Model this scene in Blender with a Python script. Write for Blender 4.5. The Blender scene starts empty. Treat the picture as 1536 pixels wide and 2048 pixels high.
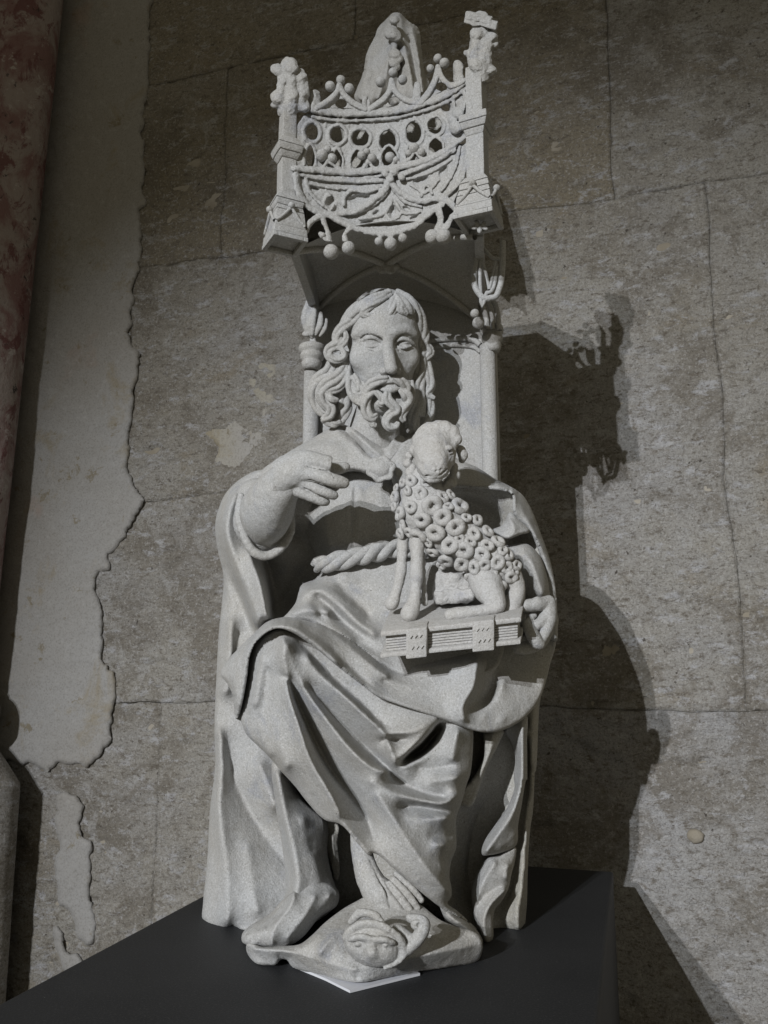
import bpy, bmesh, math, random
import numpy as np
from mathutils import Vector, Matrix

# ---------------------------------------------------------------- camera, world, lamps, exposure
F_PX = 1656.0                                   # focal length in pixels of the 1536x2048 photograph
TILT = math.atan(308 / F_PX)
HEAD = math.atan(502 / math.hypot(F_PX, 308))   # camera heading, turned left of the plinth's depth axis
PHI = math.radians(7)                           # the statue stands turned 7 degrees on its plinth
CAMW = np.array([.345, -1.06, .32])             # origin: on the plinth top under the statue
WALL_Y = .53

scene = bpy.context.scene
scene.render.engine = 'CYCLES'
scene.view_settings.view_transform = 'Standard'
scene.view_settings.look = 'None'
scene.view_settings.exposure = 0.0
scene.view_settings.gamma = 1.0
col = scene.collection

cam = bpy.data.cameras.new('camera')
cam.sensor_width = 36
cam.sensor_fit = 'VERTICAL'
cam.sensor_height = 36
cam.lens = 36 * F_PX / 2048
cam.clip_start = .01
cam.clip_end = 100
camo = bpy.data.objects.new('camera', cam)
col.objects.link(camo)
camo.location = CAMW
camo.rotation_euler = (math.pi / 2 + TILT, 0, HEAD)
scene.camera = camo

world = bpy.data.worlds.new('World')
scene.world = world
world.use_nodes = True
bg = world.node_tree.nodes['Background']
bg.inputs[0].default_value = (.95, .86, .64, 1)
bg.inputs[1].default_value = .155

def spot(name, loc, aim, watts, colr, size, blend, radius):
    l = bpy.data.lights.new(name, 'SPOT')
    l.energy = watts
    l.color = colr
    l.spot_size = math.radians(size)
    l.spot_blend = blend
    l.shadow_soft_size = radius
    o = bpy.data.objects.new(name, l)
    col.objects.link(o)
    o.location = loc
    o.rotation_euler = (Vector(aim) - Vector(loc)).to_track_quat('-Z', 'Y').to_euler()
    return o
spot('spot_lamp', (-1.98, -9.0, 3.00), (.28, .45, -.08), 1880, (.985, .985, 1), 20.8, 1.0, .03)
spot('spot_lamp', (-1.68, -9.0, 3.50), (.28, .45, -.08), 1880, (.93, .965, 1), 20.8, 1.0, .03)

# ---------------------------------------------------------------- pixel -> place
class Frame:
    def __init__(s, c, th):
        ct, st = math.cos(TILT), math.sin(TILT)
        fh = np.array([-math.sin(th), math.cos(th), 0.])
        s.c = np.array(c, float)
        s.f = fh * ct + np.array([0, 0, st])
        s.r = np.array([math.cos(th), math.sin(th), 0.])
        s.u = -fh * st + np.array([0, 0, ct])
    def ray(s, px, py):
        px = np.asarray(px, float)[..., None]; py = np.asarray(py, float)[..., None]
        return s.f * F_PX + s.r * (px - 768) + s.u * (1024 - py)
    def Y(s, px, py, y):
        d = s.ray(px, py)
        return s.c + d * ((np.asarray(y, float) - s.c[1]) / d[..., 1])[..., None]
    def Z(s, px, py, z):
        d = s.ray(px, py)
        return s.c + d * ((np.asarray(z, float) - s.c[2]) / d[..., 2])[..., None]
    def D(s, px, py, dist):                     # at a distance measured along the optical axis
        return s.c + s.ray(px, py) * (np.asarray(dist, float) / F_PX)[..., None]
    def depth(s, p):
        return (np.asarray(p) - s.c) @ s.f
    def proj(s, p):
        v = np.asarray(p) - s.c
        z = v @ s.f
        return 768 + F_PX * (v @ s.r) / z, 1024 - F_PX * (v @ s.u) / z
c7, s7 = math.cos(-PHI), math.sin(-PHI)
W = Frame(CAMW, HEAD)                                                   # world = plinth frame
S = Frame((c7 * CAMW[0] - s7 * CAMW[1], s7 * CAMW[0] + c7 * CAMW[1], CAMW[2]), HEAD - PHI)   # statue frame

# ---------------------------------------------------------------- small helpers
def tag(o, label=None, cat=None, group=None, kind=None):
    if label: o['label'] = label
    if cat: o['category'] = cat
    if group: o['group'] = group
    if kind: o['kind'] = kind
    return o
def empty(name, parent=None):
    o = bpy.data.objects.new(name, None)
    o.empty_display_size = .05
    col.objects.link(o)
    o.parent = parent
    return o
def mesh_obj(name, verts, faces, mat, parent=None, smooth=True):
    me = bpy.data.meshes.new(name)
    if isinstance(verts, np.ndarray) and isinstance(faces, np.ndarray):
        n, k = faces.shape
        me.vertices.add(len(verts)); me.vertices.foreach_set('co', np.ascontiguousarray(verts, np.float32).ravel())
        me.loops.add(n * k); me.loops.foreach_set('vertex_index', np.ascontiguousarray(faces, np.int32).ravel())
        me.polygons.add(n); me.polygons.foreach_set('loop_start', np.arange(0, n * k, k, dtype=np.int32))
        me.update(calc_edges=True)
        me.validate()
    else:
        me.from_pydata([tuple(map(float, v)) for v in verts], [], [tuple(map(int, f)) for f in faces])
        me.update()
    if smooth:
        me.polygons.foreach_set('use_smooth', np.ones(len(me.polygons), bool))
    me.materials.append(mat)
    o = bpy.data.objects.new(name, me)
    col.objects.link(o)
    o.parent = parent
    return o
def share(o, loc=None, parent=None):            # another object with the same mesh
    c = o.copy()
    col.objects.link(c)
    if parent is not None: c.parent = parent
    if loc is not None: c.location = loc
    return c
def bm_obj(name, bm, mat, parent=None, smooth=False):
    bmesh.ops.recalc_face_normals(bm, faces=bm.faces)
    me = bpy.data.meshes.new(name)
    bm.to_mesh(me); bm.free()
    if smooth: me.polygons.foreach_set('use_smooth', np.ones(len(me.polygons), bool))
    me.materials.append(mat)
    o = bpy.data.objects.new(name, me)
    col.objects.link(o)
    o.parent = parent
    return o
def spline(pts, n=8, closed=False):             # centripetal-ish Catmull-Rom, any dimension
    P = np.array(pts, float)
    m = len(P)
    if m < 3 and not closed:
        t = np.linspace(0, 1, n + 1)[:, None]
        return P[0] * (1 - t) + P[-1] * t
    out = []
    rng = range(m) if closed else range(m - 1)
    for i in rng:
        if closed:
            a, b, c, d = P[i - 1], P[i], P[(i + 1) % m], P[(i + 2) % m]
        else:
            b, c = P[i], P[i + 1]
            a = P[i - 1] if i else 2 * b - c
            d = P[i + 2] if i + 2 < m else 2 * c - b
        l0 = max(np.linalg.norm(b[:2] - a[:2]), 1e-6); l1 = max(np.linalg.norm(c[:2] - b[:2]), 1e-6); l2 = max(np.linalg.norm(d[:2] - c[:2]), 1e-6)
        m1 = ((b - a) / l0 * l1 + (c - b)) / 2 if l0 < 1e9 else c - b
        m2 = ((d - c) / l2 * l1 + (c - b)) / 2
        for t in np.arange(n) / n:
            out.append((2 * t**3 - 3 * t**2 + 1) * b + (t**3 - 2 * t**2 + t) * m1 + (-2 * t**3 + 3 * t**2) * c + (t**3 - t**2) * m2)
    if not closed: out.append(P[-1])
    return np.array(out)
_rs = np.random.RandomState(5)
_tab = _rs.rand(64, 64, 64).astype(np.float32) * 2 - 1
def noise3(P, freq):                            # smooth value noise, -1..1
    Q = np.asarray(P, np.float32) * freq
    i = np.floor(Q).astype(np.int64); f = Q - i
    f = f * f * (3 - 2 * f); i &= 63; j = (i + 1) & 63
    x, y, z = f[..., 0], f[..., 1], f[..., 2]
    def g(a, b, c): return _tab[a, b, c]
    c00 = g(i[..., 0], i[..., 1], i[..., 2]) * (1 - x) + g(j[..., 0], i[..., 1], i[..., 2]) * x
    c10 = g(i[..., 0], j[..., 1], i[..., 2]) * (1 - x) + g(j[..., 0], j[..., 1], i[..., 2]) * x
    c01 = g(i[..., 0], i[..., 1], j[..., 2]) * (1 - x) + g(j[..., 0], i[..., 1], j[..., 2]) * x
    c11 = g(i[..., 0], j[..., 1], j[..., 2]) * (1 - x) + g(j[..., 0], j[..., 1], j[..., 2]) * x
    return (c00 * (1 - y) + c10 * y) * (1 - z) + (c01 * (1 - y) + c11 * y) * z
def fbm(P, freq, oct=4, gain=.5):
    s = 0; a = 1.; t = 0
    for k in range(oct):
        s = s + a * noise3(np.asarray(P) + 7.3 * k, freq); t += a
        a *= gain; freq *= 2.03
    return s / t

# ---------------------------------------------------------------- materials
def new_mat(name):
    m = bpy.data.materials.new(name)
    m.use_nodes = True
    nt = m.node_tree
    b = nt.nodes['Principled BSDF']
    return m, nt, b
class NT:
    def __init__(s, nt):
        s.nt = nt
        s.co = nt.nodes.new('ShaderNodeNewGeometry').outputs['Position']
    def noise(s, scale, detail=4, rough=.55, dist=0, co=None):
        n = s.nt.nodes.new('ShaderNodeTexNoise')
        n.inputs['Scale'].default_value = scale; n.inputs['Detail'].default_value = detail
        n.inputs['Roughness'].default_value = rough; n.inputs['Distortion'].default_value = dist
        s.nt.links.new(co or s.co, n.inputs['Vector'])
        return n.outputs['Fac']
    def voro(s, scale, co=None):
        n = s.nt.nodes.new('ShaderNodeTexVoronoi')
        n.inputs['Scale'].default_value = scale
        s.nt.links.new(co or s.co, n.inputs['Vector'])
        return n.outputs['Distance']
    def ramp(s, fac, stops):
        n = s.nt.nodes.new('ShaderNodeValToRGB')
        e = n.color_ramp.elements
        while len(e) < len(stops): e.new(.5)
        for k, (p, c) in enumerate(stops):
            e[k].position = p
            e[k].color = (c, c, c, 1) if not hasattr(c, '__len__') else (*c, 1)
        s.nt.links.new(fac, n.inputs[0])
        return n.outputs[0]
    def mix(s, fac, a, b, kind='MIX'):
        n = s.nt.nodes.new('ShaderNodeMix')
        n.data_type = 'RGBA'; n.blend_type = kind
        for sock, v in ((n.inputs[0], fac), (n.inputs[6], a), (n.inputs[7], b)):
            if hasattr(v, 'is_linked'): s.nt.links.new(v, sock)
            elif hasattr(v, '__len__'): sock.default_value = (*v, 1)
            else: sock.default_value = v
        return n.outputs[2]
    def math(s, op, a, b=0.):
        n = s.nt.nodes.new('ShaderNodeMath'); n.operation = op
        for sock, v in ((n.inputs[0], a), (n.inputs[1], b)):
            if hasattr(v, 'is_linked'): s.nt.links.new(v, sock)
            else: sock.default_value = v
        return n.outputs[0]
    def map(s, scale=(1, 1, 1), rot=(0, 0, 0)):
        n = s.nt.nodes.new('ShaderNodeMapping')
        n.inputs['Scale'].default_value = scale; n.inputs['Rotation'].default_value = rot
        s.nt.links.new(s.co, n.inputs['Vector'])
        return n.outputs[0]
    def bump(s, h, dist, strength=1., prev=None):
        n = s.nt.nodes.new('ShaderNodeBump')
        n.inputs['Distance'].default_value = dist; n.inputs['Strength'].default_value = strength
        s.nt.links.new(h, n.inputs['Height'])
        if prev is not None: s.nt.links.new(prev, n.inputs['Normal'])
        return n.outputs[0]

def carved_stone(name, base, warm, dark, blue, grain=1.):
    m, nt, b = new_mat(name)
    t = NT(nt)
    c = t.mix(t.ramp(t.noise(9, 5, .65), [(.36, 0.), (.66, 1.)]), base, warm)
    c = t.mix(t.ramp(t.noise(15, 6, .68, .5), [(.57, 0.), (.68, .65)]), c, blue)          # weathered blue-grey stains
    c = t.mix(t.ramp(t.noise(38, 6, .72), [(.63, 0.), (.78, .5)]), c, dark)               # grime
    c = t.mix(t.ramp(t.noise(150, 4, .7), [(.30, .30), (.48, 0.)]), c, dark)
    c = t.mix(t.ramp(t.noise(520, 3, .75), [(.32, .62), (.50, 0.)]), c, dark)              # sandy grain
    c = t.mix(t.ramp(t.noise(430, 3, .75), [(.50, 0.), (.66, .6)]), c, (.62, .62, .62))
    c = t.mix(t.ramp(t.noise(230, 3, .6), [(.70, 0.), (.74, .8)]), c, (.09, .08, .07))    # pores
    nt.links.new(c, b.inputs['Base Color'])
    b.inputs['Roughness'].default_value = .92
    b.inputs['Specular IOR Level'].default_value = .155
    n0 = t.bump(t.noise(28, 4, .6), .005 * grain, .35)
    n1 = t.bump(t.noise(110, 5, .65), .0022 * grain, .5, n0)
    n2 = t.bump(t.noise(480, 3, .75), .0010 * grain, .8, n1)
    nt.links.new(n2, b.inputs['Normal'])
    return m
M = {}
M['stone'] = carved_stone('carved_limestone', (.43, .437, .442), (.425, .412, .385), (.21, .20, .18), (.29, .305, .35))
M['stone_warm'] = carved_stone('carved_limestone_warm', (.42, .415, .395), (.41, .39, .34), (.20, .185, .16), (.32, .33, .355), 1.3)
M['stone_pale'] = carved_stone('carved_limestone_pale', (.49, .49, .49), (.47, .455, .43), (.28, .265, .24), (.36, .37, .42), 1.1)

# ---------------------------------------------------------------- sculpting: signed distance volumes
def surface_nets(f, lo, h):
    s = f < 0
    nx, ny, nz = f.shape
    cs = np.zeros((nx - 1, ny - 1, nz - 1), np.int8)
    corners = [(i, j, k) for i in (0, 1) for j in (0, 1) for k in (0, 1)]
    for i, j, k in corners: cs += s[i:nx - 1 + i, j:ny - 1 + j, k:nz - 1 + k]
    act = (cs > 0) & (cs < 8)
    I, J, K = np.nonzero(act)
    acc = np.zeros((len(I), 3), np.float32); cnt = np.zeros(len(I), np.float32)
    for a in corners:
        for ax in range(3):
            if a[ax]: continue
            b = list(a); b[ax] = 1
            fa = f[I + a[0], J + a[1], K + a[2]]; fb = f[I + b[0], J + b[1], K + b[2]]
            x = (fa < 0) != (fb < 0)
            t = np.where(x, fa / np.where(x, fa - fb, 1), 0)
            p = np.empty((len(I), 3), np.float32)
            p[:] = a
            p[:, ax] += t
            acc += p * x[:, None]; cnt += x
    V = (acc / cnt[:, None] + np.stack([I, J, K], 1)) * h + np.asarray(lo)
    idx = np.full(act.shape, -1, np.int32)
    idx[I, J, K] = np.arange(len(I))
    Fs = []
    for ax in range(3):
        sl0 = [slice(None)] * 3; sl1 = [slice(None)] * 3
        sl0[ax] = slice(0, -1); sl1[ax] = slice(1, None)
        A = s[tuple(sl0)]; B = s[tuple(sl1)]
        o1, o2 = [(1, 2), (2, 0), (0, 1)][ax]
        m = A != B
        inner = [slice(None)] * 3
        inner[o1] = slice(1, -1); inner[o2] = slice(1, -1)
        mm = np.zeros_like(m); mm[tuple(inner)] = m[tuple(inner)]
        P = np.stack(np.nonzero(mm), 1)
        if not len(P): continue
        def c(d1, d2):
            q = P.copy(); q[:, o1] -= d1; q[:, o2] -= d2
            return idx[q[:, 0], q[:, 1], q[:, 2]]
        q = np.stack([c(1, 1), c(0, 1), c(0, 0), c(1, 0)], 1)
        fl = ~A[P[:, 0], P[:, 1], P[:, 2]]
        q[fl] = q[fl][:, ::-1]
        Fs.append(q)
    return V, np.concatenate(Fs)

class Vol:
    """volume in (px, py, w): photo pixel position and w pixels towards the viewer from an anchor depth; v axis = -py"""
    def __init__(s, lo, hi, h):
        s.lo = np.array(lo, float); s.h = h
        n = np.ceil((np.array(hi) - s.lo) / h).astype(int) + 1
        s.n = n
        s.ax = [(s.lo[k] + h * np.arange(n[k])).astype(np.float32) for k in range(3)]
        s.f = np.full(n, 50., np.float32)
    def _do(s, fn, lo, hi, k, mode):
        a = np.clip(np.floor((np.array(lo) - k - 3 * s.h - s.lo) / s.h).astype(int), 0, s.n)
        b = np.clip(np.ceil((np.array(hi) + k + 3 * s.h - s.lo) / s.h).astype(int) + 1, 0, s.n)
        if np.any(b <= a): return
        sl = tuple(slice(a[i], b[i]) for i in range(3))
        X = s.ax[0][sl[0]][:, None, None]; Y = s.ax[1][sl[1]][None, :, None]; Z = s.ax[2][sl[2]][None, None, :]
        d = fn(X, Y, Z)
        f = s.f[sl]
        if mode == 's':
            d = -d
            if k > 0:
                e = np.maximum(k - np.abs(f - d), 0) / k
                s.f[sl] = np.maximum(f, d) + e * e * k * .25
            else: s.f[sl] = np.maximum(f, d)
        else:
            if k > 0:
                e = np.maximum(k - np.abs(f - d), 0) / k
                s.f[sl] = np.minimum(f, d) - e * e * k * .25
            else: s.f[sl] = np.minimum(f, d)
    def cone(s, a, b, ra, rb, k=0, mode='u'):
        a = np.array(a, float); b = np.array(b, float); ab = b - a; L = max(ab @ ab, 1e-9); r = max(ra, rb)
        def fn(X, Y, Z):
            x, y, z = X - a[0], Y - a[1], Z - a[2]
            t = np.clip((x * ab[0] + y * ab[1] + z * ab[2]) / L, 0, 1)
            return np.sqrt((x - t * ab[0])**2 + (y - t * ab[1])**2 + (z - t * ab[2])**2) - (ra + (rb - ra) * t)
        s._do(fn, np.minimum(a, b) - r, np.maximum(a, b) + r, k, mode)
    def chain(s, pts, r, k=0, mode='u', sm=3):
        """pts (px,py,w); r: number or per-point list"""
        r = np.full(len(pts), float(r)) if np.isscalar(r) else np.array(r, float)
        Q = np.concatenate([np.array(pts, float), r[:, None]], 1)
        if len(pts) > 2 and sm > 1: Q = spline(Q, sm)
        for p, q in zip(Q[:-1], Q[1:]): s.cone(p[:3], q[:3], p[3], q[3], k, mode)
    def ball(s, c, r, k=0, mode='u', rot=0., rotx=0.):
        c = np.array(c, float); r = np.array([r] * 3 if np.isscalar(r) else r, float); R = r.max()
        cr, sr = math.cos(math.radians(rot)), math.sin(math.radians(rot))
        cx, sx = math.cos(math.radians(rotx)), math.sin(math.radians(rotx))
        def fn(X, Y, Z):
            x, y, z = X - c[0], Y - c[1], Z - c[2]
            x, y = cr * x + sr * y, -sr * x + cr * y
            if rotx: y, z = cx * y + sx * z, -sx * y + cx * z
            k0 = np.sqrt((x / r[0])**2 + (y / r[1])**2 + (z / r[2])**2)
            k1 = np.sqrt((x / r[0]**2)**2 + (y / r[1]**2)**2 + (z / r[2]**2)**2)
            return k0 * (k0 - 1) / np.maximum(k1, 1e-6)
        s._do(fn, c - R, c + R, k, mode)
    def box(s, c, half, rnd=0., k=0, mode='u', rot=0.):
        c = np.array(c, float); hf = np.array(half, float) - rnd; R = np.linalg.norm(half)
        cr, sr = math.cos(math.radians(rot)), math.sin(math.radians(rot))
        def fn(X, Y, Z):
            x, y, z = X - c[0], Y - c[1], Z - c[2]
            x, y = cr * x + sr * y, -sr * x + cr * y
            qx, qy, qz = np.abs(x) - hf[0], np.abs(y) - hf[1], np.abs(z) - hf[2]
            return np.sqrt(np.maximum(qx, 0)**2 + np.maximum(qy, 0)**2 + np.maximum(qz, 0)**2) + np.minimum(np.maximum(qx, np.maximum(qy, qz)), 0) - rnd
        s._do(fn, c - R, c + R, k, mode)
    def poly(s, pts, w0, w1, rnd=0., k=0, mode='u'):
        """prism over a pixel polygon between two depths"""
        P = np.array(pts, float)
        def fn(X, Y, Z):
            x = X[:, :, 0]; y = Y[:, :, 0]
            d = np.full(np.broadcast(x, y).shape, 1e9); sg = np.ones(d.shape)
            for i in range(len(P)):
                a = P[i]; b = P[i - 1]; e = b - a; wx = x - a[0]; wy = y - a[1]
                t = np.clip((wx * e[0] + wy * e[1]) / max(e @ e, 1e-9), 0, 1)
                d = np.minimum(d, (wx - e[0] * t)**2 + (wy - e[1] * t)**2)
                c1 = y >= a[1]; c2 = y < b[1]; c3 = e[0] * wy > e[1] * wx
                fl = (c1 & c2 & c3) | (~c1 & ~c2 & ~c3)
                sg = np.where(fl, -sg, sg)
            d2 = (sg * np.sqrt(d))[:, :, None] + rnd
            dz = np.abs(Z - (w0 + w1) / 2) - abs(w1 - w0) / 2 + rnd
            return np.minimum(np.maximum(d2, dz), 0) + np.sqrt(np.maximum(d2, 0)**2 + np.maximum(dz, 0)**2) - rnd
        s._do(fn, [*P.min(0), min(w0, w1)], [*P.max(0), max(w0, w1)], k, mode)
    def lock(s, pts, r, k=1.5, n=3, twist=1.2, sm=5, ph=0.):
        """a carved lock of hair: n strands laid round a curve"""
        r = np.full(len(pts), float(r)) if np.isscalar(r) else np.array(r, float)
        Q = spline(np.concatenate([np.array(pts, float), r[:, None]], 1), sm)
        L = len(Q)
        T = np.gradient(Q[:, :3], axis=0); T /= np.linalg.norm(T, axis=1)[:, None] + 1e-9
        up = np.array([0, 0, 1.]); A = np.cross(T, up); A /= np.linalg.norm(A, axis=1)[:, None] + 1e-6
        B = np.cross(A, T)
        for j in range(n):
            th = ph + 2 * math.pi * j / n + np.linspace(0, twist * math.pi, L)
            P = Q[:, :3] + (A * np.cos(th)[:, None] * .62 + B * np.sin(th)[:, None] * .45) * Q[:, 3:4]
            q_ = .56 if n < 4 else .47
            for i in range(L - 1): s.cone(P[i], P[i + 1], Q[i, 3] * q_, Q[i + 1, 3] * q_, k)
    def rough(s, amp, freq):
        P = np.stack(np.meshgrid(*s.ax, indexing='ij'), -1)
        m = np.abs(s.f) < 4 * s.h
        s.f[m] += amp * fbm(P[m], freq, 2)
    def build(s, name, mat, parent, y0=None, dist=None, mapper=None):
        V, Fc = surface_nets(s.f, s.lo, s.h)
        return mesh_obj(name, vmap(V, y0, dist, mapper), Fc[:, ::-1], mat, parent)
def vmap(V, y0=None, dist=None, mapper=None):
    V = np.asarray(V, float)
    px, py, w = V[..., 0], V[..., 1], V[..., 2]
    if mapper: return mapper(px, py, w)
    P = S.Y(px, py, np.full(px.shape, y0)) if dist is None else S.D(px, py, np.full(px.shape, dist))
    return S.c + (P - S.c) * (1 - w / F_PX)[..., None]

# ---------------------------------------------------------------- sculpting: drapery laid out by its ridges and valleys
def inside(P, X, Y):
    c = np.zeros(X.shape, bool)
    for i in range(len(P)):
        x0, y0 = P[i - 1]; x1, y1 = P[i]
        if y0 == y1: continue
        m = (y0 > Y) != (y1 > Y)
        c ^= m & (X < (x1 - x0) * (Y - y0) / (y1 - y0) + x0)
    return c
def shifted(A, m):
    """sum of the four neighbours where m, and their count"""
    Z = np.where(m, A, 0); s = np.zeros_like(A); n = np.zeros_like(A)
    s[1:] += Z[:-1]; n[1:] += m[:-1]; s[:-1] += Z[1:]; n[:-1] += m[1:]
    s[:, 1:] += Z[:, :-1]; n[:, 1:] += m[:, :-1]; s[:, :-1] += Z[:, 1:]; n[:, :-1] += m[:, 1:]
    return s, n
def relief(name, outline, curves, mat, parent, back=None, thick=.02, step=3., blur=3, roll=(0, 0), frame=None, wob=.0006, seg=6, sharp=(), smooth_outline=True, amp=1.):
    fr = frame or S
    O = np.array([(p[0], p[1], np.nan if len(p) < 3 or p[2] is None else p[2]) for p in outline], float)
    if smooth_outline:
        os_ = spline(O, seg, True)
        bad = np.isnan(os_[:, 2]); os2 = spline(O[:, :2], seg, True)
        O2 = np.column_stack([os2, os_[:, 2]])
    else:
        O2 = []
        for i in range(len(O)):
            for t in np.arange(seg) / seg: O2.append(O[i] * (1 - t) + O[(i + 1) % len(O)] * t)
        O2 = np.array(O2)
    lo = O2[:, :2].min(0) - step; hi = O2[:, :2].max(0) + step
    lines = [O2[~np.isnan(O2[:, 2])]]
    dense = []
    def densify(Q):
        out = []
        for a, b in zip(Q[:-1], Q[1:]):
            k = max(int(np.linalg.norm(b[:2] - a[:2]) / (step * .5)), 1)
            t = (np.arange(k) / k)[:, None]
            out.append(a * (1 - t) + b * t)
        out.append(Q[-1:])
        return np.concatenate(out)
    Oc = np.concatenate([O2, O2[:1]])
    D = densify(Oc)
    dense.append(D[~np.isnan(D[:, 2])])
    for c in curves:
        c = np.array(c, float)
        dense.append(densify(spline(c, 6)) if len(c) > 1 else c)
    C = np.concatenate(dense)
    mean = np.nanmean(C[:, 2])
    z = None
    for lev in (16, 8, 4, 2, 1):
        st = step * lev
        nx = int(math.ceil((hi[0] - lo[0]) / st)) + 1; ny = int(math.ceil((hi[1] - lo[1]) / st)) + 1
        X, Y = np.meshgrid(lo[0] + st * np.arange(nx), lo[1] + st * np.arange(ny), indexing='ij')
        m = inside(O2[:, :2], X, Y)
        ix = np.clip(np.rint((C[:, 0] - lo[0]) / st).astype(int), 0, nx - 1); iy = np.clip(np.rint((C[:, 1] - lo[1]) / st).astype(int), 0, ny - 1)
        sv = np.zeros((nx, ny)); sn = np.zeros((nx, ny))
        np.add.at(sv, (ix, iy), C[:, 2]); np.add.at(sn, (ix, iy), 1)
        fx = sn > 0
        val = np.where(fx, sv / np.maximum(sn, 1), 0)
        m = m | fx
        if z is None: z = np.full((nx, ny), mean)
        else:                                    # refine the coarser answer
            gx = np.clip((X - lo[0]) / pst, 0, z.shape[0] - 1.001); gy = np.clip((Y - lo[1]) / pst, 0, z.shape[1] - 1.001)
            a = gx.astype(int); b = gy.astype(int); u = gx - a; v = gy - b
            z = (z[a, b] * (1 - u) + z[a + 1, b] * u) * (1 - v) + (z[a, b + 1] * (1 - u) + z[a + 1, b + 1] * u) * v
        z = np.where(fx, val, z)
        par = (np.add.outer(np.arange(nx), np.arange(ny)) & 1).astype(bool)
        fixd = fx | ~m
        for it in range(120 if lev > 1 else 60):
            for pty in (par, ~par):              # red-black over-relaxation
                sm, n = shifted(z, m)
                z = np.where(fixd | (n == 0) | pty, z, z + 1.6 * (sm / np.maximum(n, 1) - z))
        for it in range(2):
            sm, n = shifted(z, m)
            z = np.where(fixd | (n == 0), z, .5 * z + .5 * sm / np.maximum(n, 1))
        pst = st
    for it in range(blur):
        sm, n = shifted(z, m)
        z = np.where(n > 0, .5 * z + .5 * sm / np.maximum(n, 1), z)
    if amp != 1.:                                # deepen the folds about a smoothed surface
        b_ = z.copy()
        for it in range(260):
            sm, n = shifted(b_, m)
            b_ = np.where(n > 0, .4 * b_ + .6 * sm / np.maximum(n, 1), b_)
        z = b_ + amp * (z - b_)
    m = inside(O2[:, :2], X, Y)
    # keep whole cells, snap the rim onto the outline
    cell = m[:-1, :-1] & m[1:, :-1] & m[:-1, 1:] & m[1:, 1:]
    used = np.zeros_like(m)
    used[:-1, :-1] |= cell; used[1:, :-1] |= cell; used[:-1, 1:] |= cell; used[1:, 1:] |= cell
    cnt = np.zeros(m.shape, int)
    cnt[:-1, :-1] += cell; cnt[1:, :-1] += cell; cnt[:-1, 1:] += cell; cnt[1:, 1:] += cell
    rim = used & (cnt < 4)
    px = X[used].copy(); py = Y[used].copy(); zz = z[used].copy(); rm = rim[used]
    dd = np.concatenate([Oc[:-1, :2] * (1 - t) + Oc[1:, :2] * t for t in np.arange(0, 1, .125)])
    B = np.stack([px, py], 1).astype(np.float32)
    dist = np.empty(len(B), np.float32); near = np.empty(len(B), int)
    for i in range(0, len(B), 4000):
        q = ((B[i:i + 4000, None, :] - dd[None].astype(np.float32))**2).sum(-1)
        near[i:i + 4000] = q.argmin(1); dist[i:i + 4000] = np.sqrt(q.min(1))
    sn = rm & (dist < step * 1.6)
    px[sn] = dd[near[sn], 0]; py[sn] = dd[near[sn], 1]; dist[sn] = 0
    if roll[0]:
        q = np.clip(1 - dist / roll[0], 0, 1)
        zz = zz + roll[1] * (1 - np.sqrt(np.maximum(1 - q * q, 0)))
    P = fr.Y(px, py, zz)
    if wob: P[:, 1] += wob * 2 * fbm(P, 45, 3)
    yb = np.maximum(zz + thick, back if back is not None else -9)
    Pb = fr.Y(px, py, yb)
    n = len(P)
    idx = np.full(m.shape, -1); idx[used] = np.arange(n)
    i, j = np.nonzero(cell)
    q = np.stack([idx[i, j], idx[i + 1, j], idx[i + 1, j + 1], idx[i, j + 1]], 1)
    faces = [q, q[:, ::-1] + n]
    cp = np.pad(cell, 1)
    for di, dj, e in ((-1, 0, (3, 0)), (1, 0, (1, 2)), (0, -1, (0, 1)), (0, 1, (2, 3))):
        k = ~cp[i + 1 + di, j + 1 + dj]
        a = q[k, e[0]]; b = q[k, e[1]]
        faces.append(np.stack([b, a, a + n, b + n], 1))
    return mesh_obj(name, np.concatenate([P, Pb]), np.concatenate(faces), mat, parent)

# pixel readings taken from 4x enlargements of the photograph
def crop(ox, oy, k=.25):
    def f(*pts, y=None):
        return [(ox + p[0] * k, oy + p[1] * k) + ((p[2],) if len(p) > 2 else ((y,) if y is not None else ())) for p in pts]
    return f
cA, cB, cC, cD, cE, cG = crop(400, 1160), crop(740, 1230), crop(390, 1530), crop(740, 1530), crop(410, 880), crop(780, 900)
cT, cU = crop(500, 0, .3646), crop(500, 300, .3646)
def px(*pts): return [tuple(p) for p in pts]

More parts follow.
